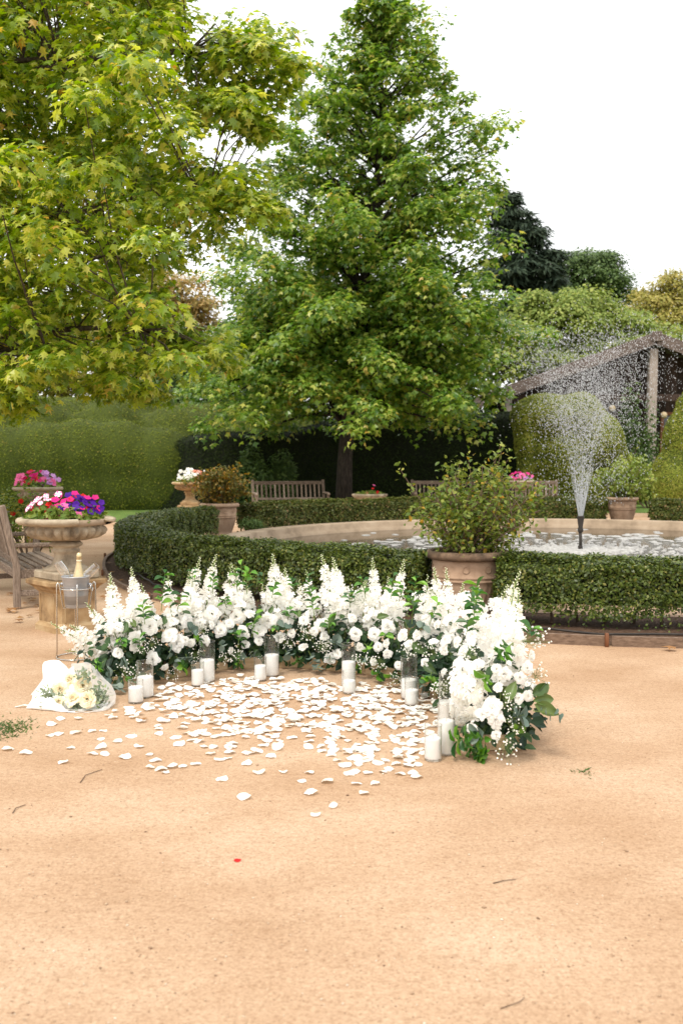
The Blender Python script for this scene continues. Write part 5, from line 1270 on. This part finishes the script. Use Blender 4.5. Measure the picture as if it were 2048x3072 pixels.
# big hanging blossom cluster near the free end
g = Geo()
for k in range(150):
    u = rand_dir(1)[0]; p = u * [0.085, 0.08, 0.15] * rng.uniform(.8, 1.05); p[0] += 0.05 * -(p[2] / .15) ** 1 * .4
    g.geo(FLORETS[k % 4], TRS(p, dirR(u + rng.normal(0, .25, 3), rng.uniform(0, 6)), rng.uniform(.024, .036)))
p, nrm, s = hit(1402, 2068); put('blossom_cluster', g.mesh('blossom_cluster', [M_ROSE]), p + [0, -.02, 0], np.eye(3), 1.0, s)
p, nrm, s = hit(1378, 2125); put('blossom_cluster', g.mesh('blossom_cluster', [M_ROSE]), p, rotz(1), .62, s)

def zl(lst, ox, oy, sc): return [(ox + a[0] / sc, oy + a[1] / sc) + tuple(a[2:]) for a in lst]
RO = zl([(1120, 690, 80), (990, 815, 100), (830, 935, 65), (1145, 985, 75), (1300, 770, 80), (1365, 835, 85), (1495, 840, 42), (835, 690, 58), (1320, 645, 60), (1450, 640, 62), (1250, 1055, 50), (1350, 1065, 38)], 80, 1650, 3.0154)
RO += zl([(275, 595, 80), (45, 650, 48), (155, 680, 58), (268, 703, 44), (355, 755, 68), (480, 420, 70), (550, 515, 60), (500, 625, 85), (440, 690, 50), (560, 775, 68), (640, 710, 45), (710, 760, 75), (710, 855, 45), (800, 665, 85), (585, 890, 55), (210, 850, 65), (75, 870, 45), (20, 850, 45), (445, 945, 45),
          (910, 820, 65), (1015, 785, 45), (985, 635, 65), (1130, 665, 65), (1300, 700, 75), (1230, 760, 48), (1325, 810, 50), (1125, 920, 65), (1375, 1020, 65), (1450, 975, 52), (630, 600, 50)], 550, 1650, 3.136)
RO += zl([(365, 785, 85), (405, 915, 50), (575, 910, 50), (660, 975, 48), (530, 1055, 45), (655, 880, 55), (540, 790, 70), (660, 720, 75), (810, 800, 80), (940, 800, 62), (870, 890, 55), (1045, 540, 60), (1130, 700, 60), (1220, 660, 60), (1090, 860, 50), (1210, 850, 70), (1320, 860, 75), (1455, 860, 65), (1370, 950, 60), (1190, 930, 60), (1015, 1060, 65),
          (1310, 1060, 60), (765, 1085, 45), (1450, 790, 60), (1510, 1090, 60), (1190, 1150, 50), (330, 640, 50), (470, 640, 55)], 950, 1650, 3.136)
RO += zl([(1060, 700, 60), (1160, 700, 50), (885, 800, 45), (950, 840, 58), (900, 950, 58), (1130, 790, 55), (980, 760, 40), (1070, 870, 50), (1130, 920, 40), (1060, 1030, 50), (1135, 1010, 50), (1190, 950, 45), (685, 1270, 60), (770, 1160, 60), (850, 1100, 90), (880, 1200, 75), (885, 1320, 55), (560, 1300, 40), (730, 770, 60), (590, 750, 50)], 1150, 1700, 2.6133)
for k, (x, y, sz) in enumerate(RO):
    p, nrm, s = hit(x, y); sc = sz / (3.05 if k < 12 else 3.136 if k < 70 else 2.6133) * p[1] / FPX * 1.25
    d = unit(nrm + rng.normal(0, .28, 3))
    me = ME_BUD if sz < 43 else ME_ROSES[k % 4]
    put('white_rose', me, p - nrm * sc * .15, dirR(d, rng.uniform(0, 6)), sc, s)
# leafy sprigs, eucalyptus, broad leaves, gypsophila
def sprig(name, me, b, d, L_, nl, size, s, st=M_STEM, pair=True, spread=.8, tipb=.35):
    t, o, a = arr(s); d = unit(d); Rm = dirR(d)
    g = tube([(0, 0, 0), (0.01 * L_, 0, .5 * L_), (0.03 * L_, 0, L_)], [0.003, 0.0024, 0.0012], 4, False)
    sp = part(name, g, st, t, M=TRS(np.asarray(b) - o, Rm))
    for i in range(nl):
        q = 0.18 + 0.82 * (i + .5) / nl; az = i * 2.4 + rng.uniform(-.4, .4); e = np.array([math.cos(az), math.sin(az), 0])
        td = unit(e * spread + np.array([0, 0, tipb + .5 * q]) + rng.normal(0, .15, 3)); nn = unit(np.array([0, 0, 1.0]) - e * .2 + rng.normal(0, .3, 3))
        link('leaf', me, sp, M=TRS(np.array([.03 * q * q * L_, 0, q * L_]), leafR(nn[None], td[None])[0], size * rng.uniform(.75, 1.2)))
    return sp
def sprig_px(x0, y0, x1, y1, nl, size, kind='green'):
    p0, n0, s = hit(x0, y0); p1 = AT(x1, y1, p0[1] - .02)
    p0 = p0 + n0 * 0.012
    if p1[2] < 0.02: p1[2] = 0.02
    sprig('leafy_sprig' if kind == 'green' else 'eucalyptus_sprig', ME_SPRIGLEAF if kind == 'green' else ME_EUCLEAF, p0, p1 - p0, np.linalg.norm(p1 - p0), nl, size * 1.12, s)
def crop(lst, ox, oy, sc): return [(ox + a[0] / sc, oy + a[1] / sc, ox + a[2] / sc, oy + a[3] / sc) + tuple(a[4:]) for a in lst]
GS = crop([(1215, 560, 1240, 200, 15, .062), (700, 1010, 640, 1050, 9, .062), (870, 900, 850, 800, 8, .058), (960, 1130, 950, 1190, 6, .05), (1390, 1060, 1420, 1050, 7, .055)], 80, 1650, 3.0154)
GS += crop([(1240, 650, 1160, 240, 17, .062), (600, 420, 590, 190, 8, .058), (270, 420, 280, 230, 8, .058), (400, 540, 380, 460, 7, .055), (690, 350, 700, 200, 6, .055), (880, 760, 870, 720, 6, .05), (120, 870, 150, 840, 6, .05), (1060, 1000, 1080, 1050, 7, .055), (560, 1050, 500, 1060, 7, .05)], 550, 1650, 3.136)
GS += crop([(900, 700, 920, 260, 16, .064), (1480, 720, 1500, 330, 18, .066), (640, 830, 650, 790, 6, .055), (590, 1120, 560, 1190, 9, .055), (1090, 1150, 1060, 1240, 10, .064), (330, 1100, 420, 1120, 6, .05), (700, 1160, 690, 1190, 7, .055), (450, 880, 500, 930, 6, .055)], 950, 1650, 3.136)
GS += crop([(1010, 600, 900, 690, 13, .062), (1110, 560, 1160, 480, 8, .06), (700, 1330, 560, 1370, 12, .066), (720, 1450, 770, 1600, 14, .060), (640, 1380, 740, 1480, 10, .06), (1000, 1280, 1030, 1300, 6, .06), (800, 1350, 760, 1350, 7, .06), (820, 860, 790, 880, 6, .06)], 1150, 1700, 2.6133)
for a in GS: sprig_px(*a)
ES = crop([(930, 1010, 880, 1040, 4, .052), (800, 1090, 740, 1110, 4, .05), (790, 1150, 720, 1200, 4, .05), (860, 1180, 830, 1240, 4, .05), (1350, 960, 1380, 1010, 5, .05), (1470, 740, 1500, 720, 3, .052), (1280, 920, 1300, 930, 3, .052)], 80, 1650, 3.0154)
ES += crop([(60, 760, 80, 750, 3, .055), (330, 880, 360, 900, 4, .05), (620, 950, 650, 990, 4, .048), (480, 740, 470, 760, 3, .048), (940, 730, 950, 710, 2, .055), (960, 940, 980, 990, 4, .05), (1180, 950, 1240, 1080, 7, .052), (1390, 870, 1430, 860, 4, .055), (1380, 990, 1380, 1050, 3, .05), (20, 980, 40, 1040, 4, .05), (620, 1010, 570, 1020, 3, .05)], 550, 1650, 3.136)
ES += crop([(130, 880, 180, 890, 4, .055), (430, 1000, 460, 1030, 3, .05), (960, 1250, 1000, 1290, 3, .055), (980, 740, 1000, 720, 3, .05), (30, 1080, 10, 1130, 4, .05)], 950, 1650, 3.136)
ES += crop([(1010, 1190, 1100, 1160, 6, .058), (1160, 1130, 1390, 1170, 5, .04), (560, 1200, 540, 1250, 4, .056), (960, 1200, 1040, 1200, 4, .055), (760, 1290, 730, 1300, 3, .055)], 1150, 1700, 2.6133)
for a in ES: sprig_px(*a, kind='euc')
BLF = crop([(870, 760, 900, 690, .085), (990, 700, 970, 650, .07), (1240, 680, 1270, 640, .07)], 80, 1650, 3.0154) + crop([(680, 680, 690, 560, .095), (1090, 640, 1080, 600, .06), (1400, 760, 1390, 640, .085), (800, 600, 830, 560, .06)], 550, 1650, 3.136) + \
    crop([(900, 870, 1000, 960, .1), (1010, 1060, 1130, 1150, .1), (130, 700, 150, 580, .09), (560, 640, 720, 600, .08)], 950, 1650, 3.136) + crop([(960, 1060, 1000, 940, .105), (1180, 1080, 1350, 1140, .12), (1170, 1050, 1330, 1020, .11), (1160, 1010, 1280, 920, .1), (1200, 1000, 1320, 950, .09), (800, 850, 770, 830, .07), (1060, 1170, 1090, 1260, .09)], 1150, 1700, 2.6133)
for (x0, y0, x1, y1, L_) in BLF:
    p0, n0, s = hit(x0, y0); d = unit(AT(x1, y1, p0[1]) - p0 + [0, -.02, 0]); nn = unit(n0 + rng.normal(0, .2, 3))
    put('broad_leaf', ME_BIGLEAF, p0, leafR(nn[None], d[None])[0], L_ * 1.15, s)
GY = zl([(1010, 900), (1130, 850), (1240, 850), (890, 1110), (1300, 1150), (690, 500), (1010, 1150)], 80, 1650, 3.0154) + zl([(110, 980), (350, 950), (390, 1030), (520, 960), (630, 1060), (960, 880), (1180, 820), (950, 1040), (1340, 900), (180, 760), (800, 780), (1150, 760)], 550, 1650, 3.136) + \
    zl([(70, 900), (350, 970), (420, 1050), (600, 1050), (760, 930), (870, 970), (1090, 960), (1160, 1040), (1200, 1280), (760, 1220), (1440, 760), (420, 480), (360, 420), (500, 560), (1120, 440)], 950, 1650, 3.136) + zl([(480, 960), (1020, 1110), (950, 1080), (960, 1400), (1040, 1430), (1150, 580), (1190, 850), (1230, 800), (1000, 1260), (690, 700)], 1150, 1700, 2.6133)
for k, (x, y) in enumerate(GY):
    if k % 3 == 2: continue
    p, nrm, s = hit(x, y); d = unit(nrm + rng.normal(0, .35, 3) + [0, -.2, -.1]); L_ = rng.uniform(.13, .19)
    b = p - d * L_ * .5
    if y > 2200: b[2] = max(b[2], .10)
    put('gypsophila_spray', ME_GYP[k % 3], b, dirR(d, rng.uniform(0, 6)), L_ * 1.15, s)
# small blossoms filling the gaps between the spikes
g = Geo()
for k in range(12):
    u = rand_dir(1)[0]; g.geo(FLORETS[k % 4], TRS(u * [.03, .03, .045], dirR(u, rng.uniform(0, 6)), rng.uniform(.018, .028)))
ME_CL = g.mesh('blossom_cluster', [M_ROSE])
for k in range(20):
    x = rng.uniform(350, 1500); y = rng.uniform(1760, 1960); x0_ = x + rng.normal(0, 12); sprig_px(x0_, y, x, y - rng.uniform(30, 75), int(rng.integers(6, 10)), rng.uniform(.05, .064))
for k in range(70):
    x = rng.uniform(330, 1560); lo = np.interp(x, [330, 1100, 1400, 1560], [1800, 1770, 1790, 1830]); y = rng.uniform(lo, lo + 90); p, nrm, s = hit(x, y, .17, .60)
    put('blossom_cluster', ME_CL, p, dirR(nrm, rng.uniform(0, 6)), rng.uniform(.7, 1.15), s)

# ------------------------------------------------------------------ wrapped bouquet on the sand
BQ = G(215, 2128); BQ[2] = 0
bq = thing('wrapped_bouquet', 'bouquet of cream roses in white paper lying on the sand', 'bouquet', BQ)
ap = G(150, 2060) - BQ + [0, 0.05, 0.05]; ax = unit(np.array([0.3, -0.8, 0.3]))
def paper(top, bot, mt, bulge=0.03, seed=1, n=30, m_=10):
    """a sheet between two edges, each a list of (picture x, picture y, distance)"""
    A, B = (np.array([AT(x, y, Y) - BQ for x, y, Y in e]) for e in (top, bot)); q = np.linspace(0, 1, n)
    A, B = (np.stack([np.interp(q, np.linspace(0, 1, len(e)), e[:, k]) for k in range(3)], -1) for e in (A, B))
    def f(u, v):
        w_ = A[:, None] * v[..., None] + B[:, None] * (1 - v[..., None])
        w_ = w_ + np.array([0, 1.0, 0.25]) * (bulge * np.sin(v * PI) + 0.010 * np.sin(u * 23 + seed + 2 * v) * v)[..., None]
        return w_[..., 0], w_[..., 1], np.maximum(w_[..., 2], 0.003 + 0.002 * np.sin(u * 9) ** 2)
    part('wrapping_paper', grid(n, m_, f), mt, bq)
paper([(92, 2085, 6.30), (128, 2040, 6.42), (130, 1986, 6.52), (180, 1978, 6.54), (204, 2008, 6.52), (220, 2000, 6.5)], [(88, 2122, 6.22), (110, 2118, 6.24), (140, 2115, 6.26), (170, 2112, 6.26), (200, 2110, 6.26), (215, 2110, 6.26)], M_PAPER, 0.05, 1)
paper([(205, 2030, 6.50), (215, 1990, 6.52), (262, 1985, 6.52), (295, 2012, 6.46), (330, 2050, 6.36), (350, 2085, 6.26), (346, 2112, 6.18), (322, 2134, 6.10)], [(205, 2112, 6.25), (220, 2112, 6.25), (245, 2115, 6.22), (265, 2120, 6.2), (280, 2125, 6.17), (290, 2130, 6.13), (295, 2136, 6.10), (298, 2140, 6.08)], M_VEIL, 0.045, 4)
paper([(100, 2094, 6.16), (135, 2092, 6.10), (160, 2096, 6.08), (190, 2122, 6.06), (225, 2140, 6.04)], [(76, 2128, 6.12), (110, 2134, 6.10), (150, 2139, 6.07), (190, 2144, 6.05), (228, 2148, 6.03)], M_PAPER, -0.02, 2)
paper([(228, 2142, 6.04), (262, 2138, 6.04), (295, 2128, 6.06), (320, 2118, 6.10), (345, 2100, 6.16)], [(226, 2149, 6.03), (255, 2149, 6.03), (280, 2146, 6.04), (305, 2140, 6.06), (325, 2130, 6.09)], M_VEIL, -0.02, 3)
paper([(95, 2110, 6.30), (180, 2104, 6.34), (260, 2104, 6.34), (330, 2112, 6.28)], [(85, 2130, 6.14), (160, 2140, 6.08), (240, 2145, 6.06), (310, 2138, 6.08)], M_PAPER, 0.0, 6)
for k, (x, y, sz) in enumerate(zl([(400, 1170, 85), (310, 1260, 95), (510, 1230, 105), (420, 1380, 95), (295, 1430, 75), (560, 1430, 100)], 80, 1650, 3.0154)):
    dY = BQ[1] + (0.14, 0.09, 0.07, 0.0, -0.01, -0.02)[k]; p = AT(x, y, dY); sc = sz / 3.0154 * dY / FPX * 1.3
    p[2] = max(p[2], sc * .75)
    link('cream_rose', ME_CREAMROSES[k % 3], bq, M=TRS(p - BQ, dirR(unit(np.array([rng.normal(0.05, .2), -.85, .50 + rng.normal(0, .12)])), rng.uniform(0, 6)), sc))
g = Geo(); n = 520
cx = [(670, 1270, 60), (600, 1330, 70), (180, 1300, 60), (170, 1410, 60), (300, 1340, 40), (450, 1470, 40), (520, 1120, 60), (690, 1330, 50)]
P = []
for k in range(n):
    x, y, r_ = cx[k % len(cx)]; x += rng.normal(0, r_ * .6); y += rng.normal(0, r_ * .5); p = AT(80 + x / 3.0154, 1650 + y / 3.0154, BQ[1] + 0.03 + rng.normal(0, .03)); p[2] = max(p[2], .015); P.append(p - BQ)
P = np.array(P); u = rand_dir(n)
part('dusty_foliage', g.inst(L_OVAL, P, leafR(unit(u + [0, -.4, .4]), rand_dir(n)), .030 * rng.uniform(.5, 1.3, n)), M_DUSTY, bq, smooth=False, kind='stuff')
rb = G(45, 2124); part('ribbon', grid(2, 8, lambda u, v: (rb[0] - BQ[0] + v * .17, rb[1] - BQ[1] + (u - .5) * .02 + .02 * np.sin(v * 4), .006 + .01 * np.sin(v * 5) ** 2 + 0 * u)), M_PAPER, bq)
sg = Geo()
for k in range(9): sg.geo(tube([ap + [0.0, 0, .0], ap - ax * .12 * [1, 1, .1] + [rng.normal(0, .012), rng.normal(0, .012), -.02 + rng.uniform(-.01, .02)]], .004, 5))
part('stems', sg, M_STEM, bq, kind='stuff')

# ------------------------------------------------------------------ rose petals on the sand
def petal_geo(seed):
    r = np.random.default_rng(seed); cu, fo, ph = r.uniform(.05, .5), r.uniform(-.25, .3), r.uniform(0, 6)
    def f(u, v):
        s = (u - .5) * 2; wd = .52 * np.sin(PI * (.10 + .80 * v)) ** .8 * (1 + .08 * np.sin(5 * v + ph))
        x = s * wd; z = cu * x * x * 1.6 + fo * (v - .5) ** 2 + .05 * np.sin(7 * s + ph) * v + .04 * np.sin(9 * v + ph)
        return x, v - .5, z
    g = grid(6, 6, f); V = g.verts(); V[:, 2] -= V[:, 2].min() - 0.0; g.V = [V]; return g
PG = [petal_geo(i) for i in range(8)]; PM = [g.mesh('rose_petal', M_PETAL) for g in PG]
pr = np.random.default_rng(77); pts = []
pts += zl([(1020, 520), (1190, 490), (1300, 487), (1420, 492), (1385, 528), (1500, 533), (1425, 585), (1530, 645), (1450, 685), (1120, 605), (120, 400), (40, 383), (290, 443), (350, 306), (240, 268), (280, 243), (360, 243), (230, 320), (270, 312), (325, 377), (465, 335), (465, 378), (425, 405), (485, 407), (540, 347), (640, 372), (575, 420), (685, 408), (715, 433), (690, 468), (740, 475), (790, 463), (760, 490),
           (840, 462), (900, 450), (1010, 430), (1050, 370), (605, 323), (475, 297), (425, 300), (520, 240), (500, 230), (530, 210)], 0, 2000, 1.531)
pts += zl([(70, 235), (105, 280), (155, 235), (345, 205), (330, 190), (270, 190), (250, 145), (350, 150), (265, 110), (200, 130), (190, 180), (35, 190), (75, 125), (30, 95), (320, 55), (360, 40)], 1024, 2200, 1.531)
while len(pts) < 900:
    x, y = pr.uniform(380, 1330), pr.uniform(2015, 2345)
    yb = np.interp(x, [380, 470, 700, 1000, 1200, 1330], [2125, 2065, 2030, 2040, 2065, 2110])
    yf = np.interp(x, [380, 560, 760, 900, 1100, 1260, 1330], [2180, 2250, 2300, 2260, 2335, 2300, 2200])
    if y < yb or y > yf: continue
    q = (y - yb) / (yf - yb); dens = np.interp(q, [0, .25, .55, 1], [1, 1, .55, .10]) * np.interp(x, [380, 560, 760, 1300], [.35, .7, 1, 1])
    if pr.random() < dens: pts.append((x, y))
# clear of the candle glasses
cg = [(G(c[2], c[3])[:2], c[4] / 2 + .025) for c in CAND]
W_ = []
for x, y in pts:
    p = G(x, y)
    if all(np.linalg.norm(p[:2] - c) > r_ for c, r_ in cg): W_.append(p)
W_.sort(key=lambda p: p[1])
rest = Geo()
for k, p in enumerate(W_):
    i = int(pr.integers(8)); sc = pr.uniform(.040, .066); Rm = rotz(pr.uniform(0, 6.28)) @ rotx(pr.normal(0, .13)) @ roty(pr.normal(0, .13) + (PI if pr.random() < .35 else 0))
    V = PG[i].verts() @ Rm.T * sc; z = -V[:, 2].min() + .0012 + (pr.uniform(0, .010) if p[1] > 5.8 else 0.0)
    if k < 300:
        o = link('rose_petal', PM[i], None, M=TRS(p + [0, 0, z], Rm, sc)); tag(o, 'loose white rose petal lying on the sand inside the flower curve', 'petal', 'white rose petals strewn on the sand')
    else: rest.geo(PG[i], TRS(p + [0, 0, z], Rm, sc))
tag(part('rose_petal_carpet', rest, M_PETAL, None), 'dense carpet of white petals close to the wooden troughs', 'petals', kind='stuff')

# ------------------------------------------------------------------ litter on the sand
def twig(label, a, b, bend, r_=.0022):
    a, b = G(*a), G(*b); m_ = (a + b) / 2 + [bend, 0, 0]; pts = np.array([a + [0, 0, r_ + .001], m_ + [0, 0, r_ + .004], b + [0, 0, r_ + .001]])
    tag(part('fallen_twig', tube(pts, [r_, r_ * .9, r_ * .6], 6), M_TWIG, None), label, 'twig', 'twigs on the sand')
twig('curved brown twig on the sand below the scattered petals', (242, 2349), (307, 2310), -.03)
twig('short bent twig on the bare sand away from the petals', (39, 2441), (77, 2416), -.015)
twig('reddish sliver of bark lying on the open sand', (1478, 2652), (1546, 2640), 0, .002)
twig('thin pale stick on the bare sand far from the flowers', (1500, 3028), (1572, 2994), .02, .0014)
p = G(712, 2583); tag(link('red_petal', PM[2], None, M=TRS(p + [0, 0, .002], rotz(.4), .028)), 'small crumpled red petal alone on the bare sand', 'petal').data = PG[2].mesh('red_petal', M_FL['red'])
lm = leafmat('dry_leaf', [(.26, .12, .04), (.36, .19, .07), (.22, .13, .07)], .1, .8, obj=True); LM = L_STAR.mesh('fallen_leaf', lm)
for (x, y, s_, lab) in [(18, 1838, .16, 'curled orange sweetgum leaf on the sand before the bench leg'), (78, 1852, .09, 'small dry leaf on the sand between bench and pedestal'), (66, 1866, .12, 'dry brown leaf on the sand near the stone pedestal'), (2025, 1952, .14, 'dry brown leaf on the sand below the timber edging'), (320, 1695, .13, 'dry leaf on the path beside the hedge bed'),
                        (345, 1720, .1, 'small dry leaf on the path near the hedge end'), (355, 1745, .09, 'faded leaf on the path behind the flower row'), (425, 2163, .05, 'tiny brown leaf among the outer petals')]:
    p = G(x, y); V = L_STAR.verts(); tag(link('fallen_leaf', LM, None, M=TRS(p + [0, 0, s_ * .22], rotz(rng.uniform(0, 6)) @ rotx(.1), s_)), lab, 'leaf', 'dry leaves on the ground')
for k in range(34):
    x, y = (rng.uniform(-10, 135), rng.uniform(1770, 1880)) if k < 18 else (rng.uniform(290, 400), rng.uniform(1660, 1800)); s_ = rng.uniform(.05, .11); p = G(x, y)
    tag(link('fallen_leaf', LM, None, M=TRS(p + [0, 0, s_ * .22], rotz(rng.uniform(0, 6)) @ rotx(.15), s_)), 'small dry leaf lying loose near the bench' if k < 18 else 'small dry leaf lying on the path beside the hedge bed', 'leaf', 'dry leaves near the bench' if k < 18 else 'dry leaves on the hedge path')
g = Geo(); n = 900
for (x, y, rx, nn_) in ((18, 2182, .075, 300), (10, 2205, .06, 110), (1745, 2318, .03, 26)):
    c = G(x, y); P = c + np.stack([rng.normal(0, rx, nn_), rng.normal(0, rx * 1.1, nn_), np.zeros(nn_)], -1)
    tip = unit(rand_dir(nn_) * [1, 1, .2] + [0, 0, .55]); g.inst(L_NEEDLE, P, leafR(np.cross(tip, rand_dir(nn_)), tip), rng.uniform(.015, .035, nn_))
tag(part('grass_tuft', g, M_TREE_D, None, smooth=False), 'sparse green grass sprouting from the sand', 'grass', kind='stuff')
n = 2600                                                               # loose grit
x, y = rng.uniform(-60, 2110, n), 1840 + 1260 * rng.random(n) ** .9
P = np.array([G(a, b) for a, b in zip(x, y)]); s_ = rng.gamma(2.0, .0007, n) + .001
tag(part('gravel', Geo().inst(octa(), P + np.stack([0 * s_, 0 * s_, s_ * .4], -1), np.stack([rotz(a) for a in rng.uniform(0, 6, n)]), np.stack([s_ * 1.3, s_, s_ * .8], -1)),
         leafmat('grit', [(0.2, 0.125, 0.075), (0.36, 0.24, 0.15), (0.5, 0.37, 0.25), (0.7, 0.62, 0.5)], 0, .9, [0, .3, .75, 1.0]), None), 'loose grit scattered over the sand', 'gravel', kind='stuff')
for o in list(bpy.data.objects):
    if '_a' in o: del o['_a']
